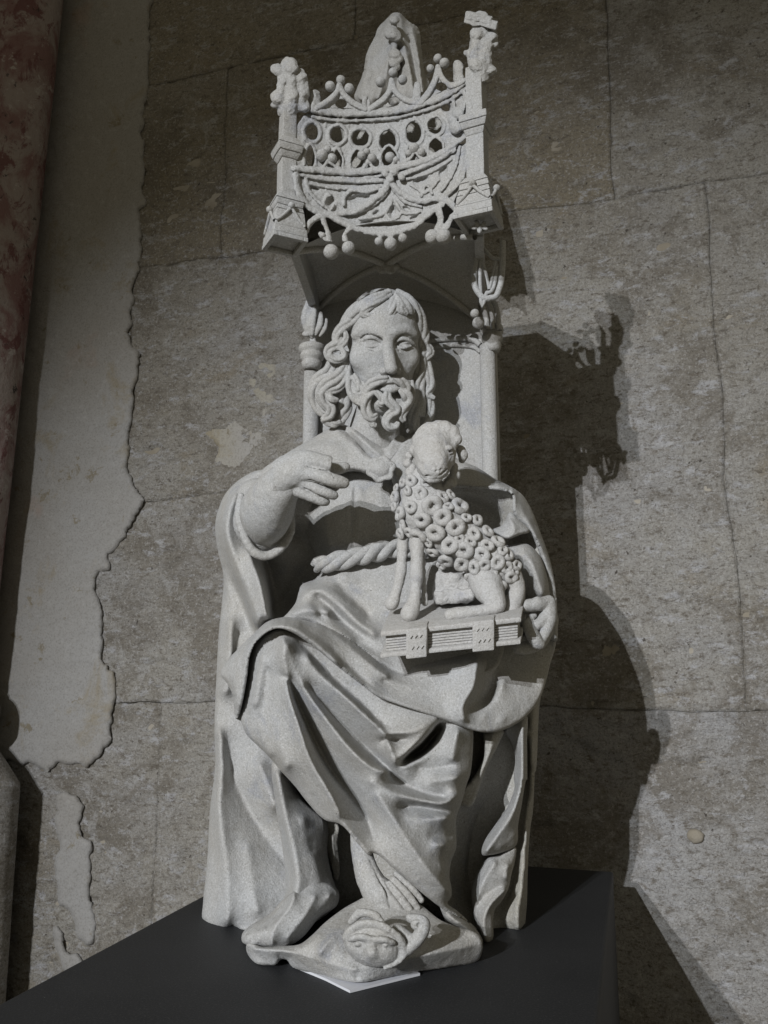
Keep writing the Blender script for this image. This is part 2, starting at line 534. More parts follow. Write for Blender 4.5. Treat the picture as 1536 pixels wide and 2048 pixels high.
# ================================================================ THE SETTING
def wall_stone_mat(name, c0, c1, grey, ochre):
    m, nt, b = new_mat(name)
    t = NT(nt)
    st = t.map((1, 1, 2.0), (0, math.radians(16), 0))
    c = t.mix(t.ramp(t.noise(3.1, 6, .65), [(.35, 0.), (.65, 1.)]), c0, c1)
    c = t.mix(t.ramp(t.noise(2.0, 5, .62, .3), [(.47, 0.), (.64, .75)]), c, grey)     # greyer fields
    c = t.mix(t.ramp(t.noise(4.5, 6, .68, .6, st), [(.56, 0.), (.68, ochre)]), c, (.235, .19, .12))  # ochre stains
    c = t.mix(t.ramp(t.noise(6, 6, .72, .5), [(.50, 0.), (.60, .7)]), c, (.19, .17, .14))
    c = t.mix(t.ramp(t.noise(11, 6, .75, .6), [(.57, 0.), (.63, .55)]), c, (.43, .425, .42))        # scuffed lime          # damp patches
    c = t.mix(t.ramp(t.noise(22, 6, .74, .2, st), [(.55, 0.), (.64, .9)]), c, (.45, .45, .465))    # lime flecks
    c = t.mix(t.ramp(t.noise(55, 6, .75, 0, st), [(.36, .9), (.48, 0.)]), c, (.15, .13, .105))
    c = t.mix(t.ramp(t.noise(260, 4, .75), [(.34, .7), (.50, 0.)]), c, (.13, .118, .105))
    c = t.mix(t.ramp(t.noise(170, 4, .75), [(.54, 0.), (.68, .65)]), c, (.53, .52, .51))
    c = t.mix(t.ramp(t.noise(95, 3, .6), [(.68, 0.), (.72, .85)]), c, (.07, .06, .05))             # pits
    nt.links.new(c, b.inputs['Base Color'])
    b.inputs['Roughness'].default_value = .95
    b.inputs['Specular IOR Level'].default_value = .12
    n1 = t.bump(t.noise(34, 6, .7, .2, st), .012, .65)
    n2 = t.bump(t.noise(120, 5, .75), .006, .8, n1)
    nt.links.new(n2, b.inputs['Normal'])
    return m
M['wall'] = wall_stone_mat('rough_wall_stone', (.36, .345, .315), (.295, .275, .24), (.34, .335, .335), .5)
M['wall_grey'] = wall_stone_mat('rough_wall_stone_grey', (.375, .37, .365), (.31, .295, .275), (.345, .35, .375), .25)
M['wall_brown'] = wall_stone_mat('rough_wall_stone_brown', (.315, .285, .235), (.25, .22, .165), (.29, .275, .25), .7)
def mortar_mat():
    m, nt, b = new_mat('lime_mortar')
    t = NT(nt)
    c = t.mix(t.ramp(t.noise(14, 5, .6), [(.4, 0.), (.6, 1.)]), (.37, .34, .29), (.27, .24, .19))
    nt.links.new(c, b.inputs['Base Color'])
    b.inputs['Roughness'].default_value = .95
    nt.links.new(t.bump(t.noise(150, 4, .7), .003, .8), b.inputs['Normal'])
    return m
M['mortar'] = mortar_mat()
def plaster_mat(name='old_lime_plaster', c0=(.35, .345, .34), c1=(.31, .295, .275)):
    m, nt, b = new_mat(name)
    t = NT(nt)
    c = t.mix(t.ramp(t.noise(2.5, 4, .6), [(.35, 0.), (.65, 1.)]), c0, c1)
    c = t.mix(t.ramp(t.noise(7, 6, .68, .6), [(.55, 0.), (.66, .6)]), c, (.27, .225, .145))
    c = t.mix(t.ramp(t.noise(19, 6, .72, .3), [(.61, 0.), (.66, .75)]), c, (.20, .165, .10))
    c = t.mix(t.ramp(t.noise(5, 3, .5), [(.68, 0.), (.76, .5)]), c, (.36, .25, .20))
    c = t.mix(t.ramp(t.noise(260, 4, .7), [(.35, .5), (.52, 0.)]), c, (.19, .18, .16))
    c = t.mix(t.ramp(t.noise(70, 5, .7), [(.56, 0.), (.68, .4)]), c, (.44, .435, .43))
    nt.links.new(c, b.inputs['Base Color'])
    b.inputs['Roughness'].default_value = .85
    b.inputs['Specular IOR Level'].default_value = .2
    n1 = t.bump(t.noise(11, 4, .6), .006, .5)
    nt.links.new(t.bump(t.noise(150, 5, .7), .003, .7, n1), b.inputs['Normal'])
    return m
M['plaster'] = plaster_mat()
M['plaster_yellow'] = plaster_mat('ochre_lime_wash', (.36, .335, .27), (.37, .36, .36))
def painted_mat():
    m, nt, b = new_mat('flaking_red_paint')
    t = NT(nt)
    st = t.map((1.2, 1.2, .7))
    c = t.mix(t.ramp(t.noise(9, 6, .7, .4, st), [(.44, 0.), (.56, 1.)]), (.20, .115, .11), (.30, .255, .24))
    c = t.mix(t.ramp(t.noise(16, 6, .75, .5, st), [(.54, 0.), (.60, .9)]), c, (.13, .05, .05))
    c = t.mix(t.ramp(t.noise(24, 6, .75), [(.58, 0.), (.64, .9)]), c, (.40, .36, .345))
    c = t.mix(t.ramp(t.noise(30, 5, .75, .3), [(.62, 0.), (.66, .9)]), c, (.035, .028, .026))
    nt.links.new(c, b.inputs['Base Color'])
    b.inputs['Roughness'].default_value = .8
    n1 = t.bump(t.noise(16, 6, .7, .3, st), .014, .7)
    nt.links.new(t.bump(t.noise(110, 5, .7), .004, .7, n1), b.inputs['Normal'])
    return m
M['painted'] = painted_mat()
def black_mat():
    m, nt, b = new_mat('matt_black_paint')
    t = NT(nt)
    c = t.mix(t.ramp(t.noise(6, 5, .6), [(.35, 0.), (.7, 1.)]), (.019, .020, .022), (.027, .028, .030))
    c = t.mix(t.ramp(t.noise(420, 3, .75), [(.54, 0.), (.70, .6)]), c, (.085, .088, .092))
    c = t.mix(t.ramp(t.voro(95), [(.028, .9), (.045, 0.)]), c, t.mix(t.ramp(t.noise(11, 2), [(.54, 0.), (.6, 1.)]), c, (.30, .30, .30)))   # dust
    nt.links.new(c, b.inputs['Base Color'])
    b.inputs['Roughness'].default_value = .62
    b.inputs['Specular IOR Level'].default_value = .35
    nt.links.new(t.bump(t.noise(500, 3, .6), .0006, .6), b.inputs['Normal'])
    return m
M['black'] = black_mat()
def paper_mat():
    m, nt, b = new_mat('white_card')
    b.inputs['Base Color'].default_value = (.62, .63, .67, 1)
    b.inputs['Roughness'].default_value = .7
    return m
M['card'] = paper_mat()

# ---- wall: mortar bed, one object per ashlar block
bm = bmesh.new()
bmesh.ops.create_cube(bm, size=1, matrix=Matrix.Translation((-.3, WALL_Y + .115, .9)) @ Matrix.Diagonal((2.6, .22, 3.4, 1)))
wall = tag(bm_obj('wall', bm, M['mortar']), 'rough ashlar church wall behind the statue', None, None, 'structure')
def wall_block(x0, x1, z0, z1, lift, seed, mat, step=.0065):
    nx = max(int((x1 - x0) / step), 3); nz = max(int((z1 - z0) / step), 3)
    X, Z = np.meshgrid(np.linspace(x0, x1, nx + 1), np.linspace(z0, z1, nz + 1), indexing='ij')
    P = np.stack([X, np.zeros_like(X), Z], -1)
    Q = P * np.array([1, 1, 1.6]) + seed * 3.7
    e = np.minimum(np.minimum(X - x0, x1 - X), np.minimum(Z - z0, z1 - Z)) + .004 * fbm(Q, 30, 3)
    h = lift + .006 * fbm(Q, 5, 4) + .0045 * fbm(Q, 24, 4, .65) + .002 * np.abs(fbm(Q, 80, 2))
    pit = fbm(Q + 11, 20, 3)
    h -= .006 * np.clip((pit - .42) / .2, 0, 1)
    h -= .0022 * np.clip(1 - e / .006, 0, 1)**2 * np.clip(.6 + 1.4 * fbm(Q + 31, 4, 2), 0, 1)
    P[..., 1] = WALL_Y - h
    wv = np.stack([X, np.zeros_like(X), Z], -1)          # uneven joints: one field for all blocks, so neighbours stay matched
    P[..., 0] += .010 * fbm(wv, 6, 4, .6); P[..., 2] += .010 * fbm(wv + 50, 6, 4, .6)
    V = P.reshape(-1, 3)
    B = V.copy(); n = len(V)
    id_ = np.arange(n).reshape(nx + 1, nz + 1)
    f = np.stack([id_[:-1, :-1], id_[1:, :-1], id_[1:, 1:], id_[:-1, 1:]], -1).reshape(-1, 4)
    ring = np.concatenate([id_[:, 0], id_[-1, 1:], id_[-2::-1, -1], id_[0, -2:0:-1]])
    R = V[ring].copy(); R[:, 1] = WALL_Y + .02
    k = len(ring); a = np.arange(k); b2 = (a + 1) % k
    side = np.stack([ring[b2], ring[a], n + a, n + b2], 1)
    return mesh_obj('stone', np.concatenate([V, R]), np.concatenate([f, side]), M[mat], wall)
G_ = .0008
g, n_, b_ = 'wall_grey', 'wall', 'wall_brown'
blocks = [(-1.45, -.62, -.6, .243, .001, n_), (-.62, .10, -.6, .243, .003, n_), (.10, .95, -.6, .243, .0045, g),
          (-1.45, -.95, .243, .685, .001, n_), (-.95, -.28, .243, .685, .002, n_), (-.28, .525, .243, 1.247, .001, n_), (.525, .95, .243, 1.247, .003, n_),
          (-1.45, -.75, .685, 1.247, .002, b_), (-.75, -.28, .685, 1.247, .003, n_),
          (-1.45, -.52, 1.247, 1.74, .001, b_), (-.52, .357, 1.247, 1.74, .0015, b_), (.357, .95, 1.247, 1.74, .003, n_),
          (-1.45, -.2, 1.74, 2.5, .002, b_), (-.2, .95, 1.74, 2.5, .001, b_)]
for i, (x0, x1, z0, z1, l, mt) in enumerate(blocks):
    wall_block(x0 + G_ / 2, x1 - G_ / 2, z0 + G_ / 2, z1 - G_ / 2, l * .4, i + 1, mt)
# surviving plaster on the left, its broken edge as in the photograph
def plaster(outline, lift=.0085, mat='plaster'):
    O = np.array(outline, float)
    jit = spline(O, 16, True)
    rs = np.random.RandomState(3)
    n = np.stack([fbm(np.column_stack([jit, np.zeros(len(jit))]), .045, 4), fbm(np.column_stack([jit, np.full(len(jit), 90.)]), .045, 4)], 1)
    jit = jit + n * 11 + 5 * np.stack([fbm(np.column_stack([jit, np.full(len(jit), 40.)]), .16, 3), fbm(np.column_stack([jit, np.full(len(jit), 140.)]), .16, 3)], 1)
    pts = [(a, b, None) for a, b in jit]
    return relief('plaster_layer', pts, [[(O[:, 0].mean(), O[:, 1].mean(), WALL_Y - lift), (O[:, 0].mean() + 4, O[:, 1].mean(), WALL_Y - lift)]], M[mat], wall, thick=.012, step=4, blur=0, roll=(6, .005), frame=W, wob=.0012, seg=1, smooth_outline=False)
plaster([(-60, -60), (290, -60), (297, 60), (296, 200), (285, 265), (291, 310), (290, 380), (280, 440), (282, 520), (268, 580), (262, 640), (268, 690), (278, 710), (275, 750), (262, 820),
         (258, 900), (262, 960), (288, 1000), (262, 1045), (252, 1080), (222, 1110), (215, 1135), (195, 1150), (192, 1175), (205, 1230), (203, 1290), (205, 1330), (226, 1352), (228, 1400), (220, 1440), (222, 1480),
         (195, 1515), (165, 1535), (150, 1530), (112, 1530), (100, 1545), (60, 1530), (-60, 1500)])
plaster([(116, 1590), (135, 1588), (152, 1592), (160, 1620), (158, 1660), (178, 1690), (186, 1740), (182, 1800), (190, 1850), (178, 1890), (160, 1880), (148, 1850), (140, 1820), (118, 1810), (112, 1760), (116, 1680)])
plaster([(110, 1852), (125, 1858), (130, 1880), (140, 1902), (165, 1915), (172, 1935), (130, 1950), (112, 1900)])
plaster([(560, 870), (575, 842), (500, 850), (470, 838), (440, 850), (395, 862), (420, 885), (440, 900), (430, 930), (470, 945), (505, 935), (560, 925)], .0004, 'plaster_yellow')
plaster([(500, 735), (540, 722), (556, 745), (552, 800), (560, 840), (520, 835), (505, 790)], .0004, 'plaster_yellow')
# pebble set in the mortar
bm = bmesh.new()
bmesh.ops.create_icosphere(bm, subdivisions=3, radius=1)
pc = W.Y(1390, 1672, WALL_Y - .006)
for v in bm.verts:
    n = float(fbm(np.array([v.co.x, v.co.y, v.co.z]), 1.3, 2))
    v.co = Vector((v.co.x * .014, v.co.y * .008, v.co.z * .011)) * (1 + .25 * n) + Vector(pc)
bm_obj('pebble', bm, M['mortar'], wall, True)

# ---- engaged pillar at the left, painted shaft on a moulded base
def pillar():
    root = empty('pillar')
    tag(root, 'engaged stone pillar with flaking dull red paint at the wall', 'pillar')
    def shaft(prof, name, mat, seed):
        n = 40
        Vs = []; nz = len(prof)
        for (z, xe, yc) in prof:
            for k in range(n + 1):
                a = -math.pi * .5 + math.pi * 1.0 * k / n
                r = .24
                Vs.append((xe - r + r * math.cos(a) if True else 0, yc - .20 * (.5 + .5 * math.sin(-a)) * 1.0 + .0, z))
        V = np.array(Vs)
        d = .004 * fbm(V + seed, 14, 4) + .006 * fbm(V + seed, 4, 3)
        V[:, 0] += d; V[:, 1] -= d
        id_ = np.arange(len(V)).reshape(nz, n + 1)
        f = np.stack([id_[:-1, :-1], id_[:-1, 1:], id_[1:, 1:], id_[1:, :-1]], -1).reshape(-1, 4)
        o = mesh_obj(name, V, f, mat, root)
        return o
    zs = np.arange(.27, 2.7, .012)
    prof = [(z, -1.002 + .034 * (z - .6) / 1.2, WALL_Y + .02) for z in zs]
    shaft(prof, 'shaft', M['painted'], 0)
    def swell(z):
        b = -1.02
        if z > .17: return b + .012 + .032 * math.sqrt(max(0, 1 - ((z - .218) / .048)**2))
        if z > .075: return b + .008 + .10 * ((.17 - z) / .095)**.8
        return b + .11 + .012 * (.075 - z)
    zs = np.arange(-.6, .276, .005)
    shaft([(z, swell(z), WALL_Y + .02) for z in zs], 'moulded_base', M['wall'], 5)
    bm = bmesh.new()                             # the pier behind the shaft
    bmesh.ops.create_cube(bm, size=1, matrix=Matrix.Translation((-1.75, WALL_Y + .02, .85)) @ Matrix.Diagonal((1.0, .34, 3.7, 1)))
    bm_obj('pier_body', bm, M['wall'], root)
    return root
pillar()

# ---- black plinth
PX0, PX1, PY0, PY1 = -.259, .295, -.52, .379
def plinth():
    root = empty('plinth')
    tag(root, 'matt black painted display plinth carrying the seated stone statue', 'plinth')
    bm = bmesh.new()
    bmesh.ops.create_cube(bm, size=1, matrix=Matrix.Translation(((PX0 + PX1) / 2, (PY0 + PY1) / 2, -.0125)) @ Matrix.Diagonal((PX1 - PX0, PY1 - PY0, .025, 1)))
    bmesh.ops.bevel(bm, geom=bm.edges[:], offset=.0035, segments=3, profile=.5, affect='EDGES')
    bm_obj('top_board', bm, M['black'], root)
    bm = bmesh.new()
    z0, z1 = -.95, -.026
    bmesh.ops.create_cube(bm, size=1, matrix=Matrix.Translation(((PX0 + PX1) / 2, (PY0 + PY1) / 2, (z0 + z1) / 2)) @ Matrix.Diagonal((PX1 - PX0 - .0015, PY1 - PY0 - .0015, z1 - z0, 1)))
    bmesh.ops.bevel(bm, geom=bm.edges[:], offset=.002, segments=2, profile=.5, affect='EDGES')
    bm_obj('body', bm, M['black'], root)
    return root
plinth()
bm = bmesh.new()
bmesh.ops.create_cube(bm, size=1, matrix=Matrix.Translation((-.3, -.5, -.965)) @ Matrix.Diagonal((2.6, 2.4, .03, 1)))
tag(bm_obj('floor', bm, M['mortar']), 'stone floor below the plinth', None, None, 'structure')
# card shim under the base: a thin sheet whose corner shows
def shim():
    pts = [W.Z(*p, .0) for p in ((585, 1935), (650, 1962), (700, 1987), (760, 1972), (840, 1952), (800, 1925), (650, 1915))]
    bm = bmesh.new()
    up = [bm.verts.new((p[0], p[1], .0028)) for p in pts]; dn = [bm.verts.new((p[0], p[1], .0004)) for p in pts]
    bm.faces.new(up); bm.faces.new(dn[::-1])
    for i in range(len(pts)):
        j = (i + 1) % len(pts)
        bm.faces.new((up[i], dn[i], dn[j], up[j]))
    return tag(bm_obj('card_sheet', bm, M['card']), 'white card sheet sticking out under the front of the statue base', 'card')
shim()

# ================================================================ THE STATUE
statue = empty('statue')
statue.rotation_euler = (0, 0, PHI)
tag(statue, 'seated bearded stone saint with lamb on book under a gothic canopy', 'statue')
ST, SW, SP = M['stone'], M['stone_warm'], M['stone_pale']

def add_frustum(bm, c, rot, z0, z1, h0, h1, hy0=None, hy1=None):
    vs = []
    for z, h, hy in ((z0, h0, hy0 or h0), (z1, h1, hy1 or h1)):
        for sx, sy in ((-1, -1), (1, -1), (1, 1), (-1, 1)):
            x, y = sx * h, sy * hy
            vs.append(bm.verts.new((c[0] + x * math.cos(rot) - y * math.sin(rot), c[1] + x * math.sin(rot) + y * math.cos(rot), z)))
    for f in ((0, 1, 2, 3), (7, 6, 5, 4), (0, 4, 5, 1), (1, 5, 6, 2), (2, 6, 7, 3), (3, 7, 4, 0)): bm.faces.new([vs[i] for i in f])
def weather(bm, amp=.0008, freq=60, cuts=0, bevel=.0012):
    """worn edges and an uneven carved face"""
    bmesh.ops.recalc_face_normals(bm, faces=bm.faces)
    if bevel: bmesh.ops.bevel(bm, geom=bm.edges[:], offset=bevel, segments=2, profile=.6, affect='EDGES', clamp_overlap=True)
    if cuts: bmesh.ops.subdivide_edges(bm, edges=bm.edges[:], cuts=cuts, use_grid_fill=True)
    co = np.array([v.co for v in bm.verts])
    for k in range(3):
        d = amp * fbm(co + 3.1 * k, freq, 2)
        for v, q in zip(bm.verts, d): v.co[k] += q
def tube(pts, r, n=10, closed=False, sm=5):
    P = spline(pts, sm, closed) if sm else np.array(pts, float)
    rr = np.full(len(P), r) if np.isscalar(r) else np.interp(np.linspace(0, 1, len(P)), np.linspace(0, 1, len(r)), r)
    T = np.roll(P, -1, 0) - np.roll(P, 1, 0) if closed else np.gradient(P, axis=0)
    T /= np.linalg.norm(T, axis=1)[:, None] + 1e-12
    ref = np.array([.13, -.97, .2]); A = np.cross(T, ref); A /= np.linalg.norm(A, axis=1)[:, None] + 1e-9; B = np.cross(T, A)
    th = 2 * math.pi * np.arange(n) / n
    V = P[:, None] + rr[:, None, None] * (A[:, None] * np.cos(th)[None, :, None] + B[:, None] * np.sin(th)[None, :, None])
    m = len(P); id_ = np.arange(m * n).reshape(m, n); nx = np.roll(id_, -1, 1)
    if closed: a, b, c, d = id_, nx, np.roll(nx, -1, 0), np.roll(id_, -1, 0)
    else: a, b, c, d = id_[:-1], nx[:-1], nx[1:], id_[1:]
    return V.reshape(-1, 3), np.stack([a, b, c, d], -1).reshape(-1, 4)
def lathe_v(c, prof, n=24, rot=0):
    V = []; 
    for r, z in prof:
        for k in range(n):
            a = 2 * math.pi * k / n + rot
            V.append((c[0] + r * math.cos(a), c[1] + r * math.sin(a), z))
    V = np.array(V); m = len(prof); id_ = np.arange(m * n).reshape(m, n); nx = np.roll(id_, -1, 1)
    return V, np.stack([id_[:-1], nx[:-1], nx[1:], id_[1:]], -1).reshape(-1, 4)
def join(parts):
    V = []; Fs = []; o = 0
    for v, f in parts: V.append(v); Fs.append(f + o); o += len(v)
    return np.concatenate(V), np.concatenate(Fs)
def ball_mesh():
    bm = bmesh.new(); bmesh.ops.create_icosphere(bm, subdivisions=3, radius=1)
    for v in bm.verts: v.co *= 1 + .07 * float(fbm(np.array(v.co), 1.7, 2))
    return bm_obj('ball', bm, ST, None, True)
_ball = [None]
def stone_ball(name, c, r, parent, squash=1.):
    if _ball[0] is None:
        o = ball_mesh(); _ball[0] = o; o.name = name
    else: o = share(_ball[0]); o.name = name
    o.parent = parent; o.location = c; o.scale = (r, r, r * squash); o.rotation_euler = (random.random() * 6, random.random() * 6, random.random() * 6)
    return o
random.seed(4)

# ---------------------------------------------------------------- throne
throne = empty('throne', statue)
def zat(pxx, pyy, y): return float(S.Y(pxx, pyy, y)[2])
bm = bmesh.new(); add_frustum(bm, (.036, .135), 0, .002, .90, .150, .146, .030, .030); weather(bm, .0015, 30, 14, .004)
bm_obj('back_slab', bm, ST, throne, True)
bm = bmesh.new(); add_frustum(bm, (.025, .095), 0, .002, .33, .160, .160, .055, .055); weather(bm, .0015, 30, 6, .004)
bm_obj('seat_block', bm, SW, throne, True)
for pxx, z0, z1 in ((622, .30, zat(622, 742, .092)), (977, .30, zat(977, 692, .092))):
    c = S.Y(pxx, 800, .092)
    V, f = lathe_v(c, [(.0, z0), (.0115, z0), (.0115, z1), (.0, z1)], 22)
    V[:, 0] += .0006 * fbm(V, 60, 2)
    mesh_obj('colonnette', V, f, ST, throne)
def capital(c, zt, k, name='capital'):
    prof = [(0, zt), (.0195, zt), (.0205, zt - .004), (.0200, zt - .009), (.0165, zt - .0115), (.0165, zt - .0125), (.0185, zt - .015), (.018, zt - .021), (.0145, zt - .024), (.0142, zt - .0255), (.016, zt - .028), (.0145, zt - .034), (.0115, zt - .039), (.0, zt - .039)]
    V, f = lathe_v(c, [(r * k, z) for r, z in prof], 28)
    V += .0007 * fbm(V, 90, 2)[:, None]
    return mesh_obj(name, V, f, ST, throne)
capital(S.Y(624, 700, .085), zat(624, 692, .085), 1.0)
capital(S.Y(984, 675, .090), zat(984, 655, .090), .86)
# arch moulding on the back panel and its plain rim
for off, r in ((0, .0045), (14, .003)):
    V, f = tube([S.Y(a, b + off, .103) for a, b in ((850, 684), (880, 679), (920, 677), (950, 682), (960, 690))], r)
    mesh_obj('panel_moulding', V, f, ST, throne)

# ---------------------------------------------------------------- canopy
canopy = empty('canopy', statue)
def yc(p):                                       # concave front of the canopy
    p = np.asarray(p, float)
    return -.137 + .036 * np.clip(1 - ((p - 768) / 178)**2, 0, 1)
def cmap(pxx, pyy, w):
    P = S.Y(pxx, pyy, yc(pxx))
    return S.c + (P - S.c) * (1 - w / F_PX)[..., None]
def cpt(pxx, pyy, w): return cmap(np.array(float(pxx)), np.array(float(pyy)), np.array(float(w)))
def T(x, y): return (500 + .3646 * x, .3646 * y)
def U(x, y): return (500 + .3646 * x, 300 + .3646 * y)
def cw(f, pts, w): return [(*f(*p[:2]), p[2] if len(p) > 2 else w) for p in pts]
# pierced screen
v = Vol((580, 145, -14), (958, 482, 34), 1.7)
upper = [T(345, 605), T(480, 622), T(640, 622), T(800, 608), T(950, 570), T(1080, 520), T(1195, 440)]
lower = [T(240, 925), T(400, 935), T(560, 945), T(720, 930), T(860, 908), T(1000, 862), T(1125, 790), T(1190, 740)]
v.poly([(p[0], p[1]) for p in upper] + [(p[0], p[1] + 3) for p in lower[::-1]] + [T(250, 700), T(290, 640)], -8, 3, 1)
for cx, cy, rx, ry in ((340, 725, 34, 44), (480, 740, 38, 42), (606, 758, 46, 44), (757, 775, 44, 56), (898, 728, 42, 58), (1015, 692, 38, 40)):
    c = T(cx, cy); rx *= .3646; ry *= .3646
    v.ball((*c, -2), (rx, ry, 40), 1.5, 's')
    lp = [(c[0] + (rx + 4.5) * math.sin(a), c[1] - (ry + 5) * math.cos(a) - (6 if abs(a - 0) < .01 else 0), 4) for a in np.linspace(0, 2 * math.pi, 13)]
    v.chain(lp, 3.1, 1.5)
for cx, cy, rx, ry in ((330, 860, 26, 62), (478, 880, 26, 60), (590, 880, 34, 58), (762, 865, 42, 60), (880, 850, 22, 50), (1018, 802, 36, 40)):
    c = T(cx, cy)
    v.ball((*c, -2), (rx * .3646, ry * .3646, 40), 1, 's')
    v.chain([(c[0] - rx * .3646 - 2, c[1] + 16, 3), (c[0] - rx * .3646 - 2, c[1] - 6, 4), (c[0], c[1] - ry * .3646 - 4, 5), (c[0] + rx * .3646 + 2, c[1] - 6, 4), (c[0] + rx * .3646 + 2, c[1] + 16, 3)], 2.8, 1)
for x, y, r in ((1128, 700, 36), (1168, 688, 30), (1140, 622, 34), (1112, 660, 24)): v.ball((*T(x, y), 9), r * .3646, 3)
v.ball((*T(1075, 592), 2), (10, 9, 12), 2, 's'); v.chain([(*T(1165, 470), 6), (*T(1180, 560), 8), (*T(1150, 640), 8)], 4, 2); v.chain([(*T(1110, 520), 6), (*T(1120, 590), 7), (*T(1100, 640), 7)], 3.4, 2)
for cx in (415, 540, 680, 825, 950):
    a = T(cx, 690 - (cx - 600) * .03); v.chain([(a[0], a[1] - 22, 3), (a[0], a[1], 3)], 2.5, 1)
v.chain([(*p, 12) for p in upper], [6, 7, 7, 7, 7, 6, 5], 2)
v.chain([(p[0], p[1] + 13, 7) for p in upper], 4.2, 2)
v.chain([(p[0], p[1] - 6, 9) for p in upper], 4, 2)
v.chain([(*p, 12) for p in lower], [6, 7, 7, 7, 6.5, 6, 5, 4], 2)
v.chain([(p[0], p[1] + 12, 8) for p in lower[:7]], 3.8, 1.5)
# lower gable field
v.poly([U(245, 90), U(400, 110), U(700, 120), U(860, 90), U(1010, 40), U(1130, -30), U(1190, -40), U(1190, 120), U(1120, 290), U(1010, 320), U(900, 410), U(790, 450), U(680, 450), U(560, 410), U(460, 365), U(360, 350), U(290, 260)], -9, 4, 2)
for pts, r, w in (
        ([(255, 110), (262, 210), (310, 300), (390, 345), (470, 360)], 6.5, 12), ([(300, 140), (330, 230), (385, 290), (440, 330)], 3.2, 8),
        ([(285, 130), (400, 158), (600, 172), (725, 165)], 4.2, 11), ([(330, 185), (480, 210), (600, 205), (720, 195)], 3, 6),
        ([(300, 450), (335, 395), (400, 360), (480, 352), (580, 335), (680, 275), (745, 205), (772, 140)], 6.2, 14), ([(560, 350), (670, 310), (750, 235)], 3, 9),
        ([(772, 175), (830, 235), (930, 280), (1010, 268), (1085, 280), (1130, 330), (1150, 380)], 6, 14), ([(785, 215), (850, 285), (940, 310)], 3, 9),
        ([(455, 365), (550, 415), (680, 452), (790, 452), (900, 415), (990, 340), (1050, 300)], 7, 15), ([(500, 370), (600, 410), (700, 425), (800, 425), (900, 390), (980, 320)], 3.2, 10),
        ([(840, 130), (960, 85), (1080, 20), (1130, -30)], 5, 12), ([(860, 160), (990, 120), (1100, 50)], 3.4, 8),
        ([(1190, -20), (1180, 90), (1140, 180), (1070, 250)], 6, 12), ([(1150, -20), (1120, 110), (1050, 220)], 3.4, 8),
        ([(515, 300), (520, 250), (560, 222), (640, 225), (700, 210)], 4, 9), ([(400, 300), (430, 245), (460, 280), (450, 320)], 3.5, 7),
        ([(780, 275), (745, 340), (660, 370), (600, 375)], 3.2, 6), ([(795, 280), (835, 340), (900, 345), (940, 330)], 3.2, 6), ([(740, 345), (775, 385), (830, 345)], 2.6, 5),
        ([(880, 190), (960, 230), (1040, 160)], 3, 6), ([(940, 250), (965, 190), (1000, 240)], 3, 6)):
    v.chain(cw(U, pts, 3 + w * .5), r, 2)
for cx, cy, rx, ry, ro in ((445, 285, 26, 34, 0), (600, 265, 62, 22, -8), (940, 165, 46, 18, -18), (1060, 120, 20, 40, 25), (782, 335, 18, 36, 6), (640, 395, 34, 10, -10), (900, 370, 26, 10, -20), (355, 210, 28, 10, 20), (690, 345, 22, 12, -30), (860, 325, 22, 11, 25)):
    v.ball((*U(cx, cy), 4), (rx * .3646, ry * .3646, 9), 2.5, 's', ro)
# centre boss where the gable meets the cornice
for p in ((740, 130, 16), (790, 120, 20), (830, 150, 17), (770, 160, 18)): v.ball((*U(p[0], p[1]), 14), p[2] * .42, 3)
# crests on the lower cornice
for x, y in ((430, 925), (648, 935), (800, 920), (905, 880)):
    a = T(x, y)
    v.chain([(a[0] - 24, a[1] + 2, 12), (a[0] - 8, a[1] - 6, 13), (a[0], a[1] - 20, 14)], 3.2, 1); v.chain([(a[0] + 24, a[1] - 1, 12), (a[0] + 8, a[1] - 8, 13), (a[0], a[1] - 20, 14)], 3.2, 1)
# stems of the cusps below
for pts, r in (([(400, 380), (420, 430), (440, 510)], [5, 4, 6]), ([(560, 420), (520, 460), (525, 500)], [5, 4, 6]), ([(1035, 330), (1045, 390), (1030, 440)], [7, 6, 8]), ([(1120, 350), (1090, 400), (1060, 440)], [5, 5, 7]), ([(770, 455), (772, 490)], [6, 6]), ([(390, 460), (420, 490)], [5, 5]), ([(720, 455), (710, 490)], [4, 4]), ([(830, 440), (836, 470)], [4, 4])):
    v.chain(cw(U, pts, 12), r, 2)
v.rough(1.8, .09); v.rough(.9, .25)
v.build('tracery_screen', ST, canopy, mapper=cmap)
for x, y, r in ((445, 558, 47), (540, 536, 41), (707, 502, 27), (772, 516, 40), (838, 483, 28), (1000, 477, 45), (1062, 474, 46), (398, 470, 20)):
    stone_ball('pendant_ball', cpt(*U(x, y), 13), r * .3646 * .00058, canopy)
for x, y, r in ((395, 852, 38), (450, 870, 32), (425, 820, 24), (612, 852, 28), (670, 868, 30), (640, 832, 22), (768, 862, 32), (800, 880, 20), (900, 815, 34), (940, 835, 26), (870, 840, 22)):
    stone_ball('crest_ball', cpt(*T(x, y), 14), r * .3646 * .00058, canopy)
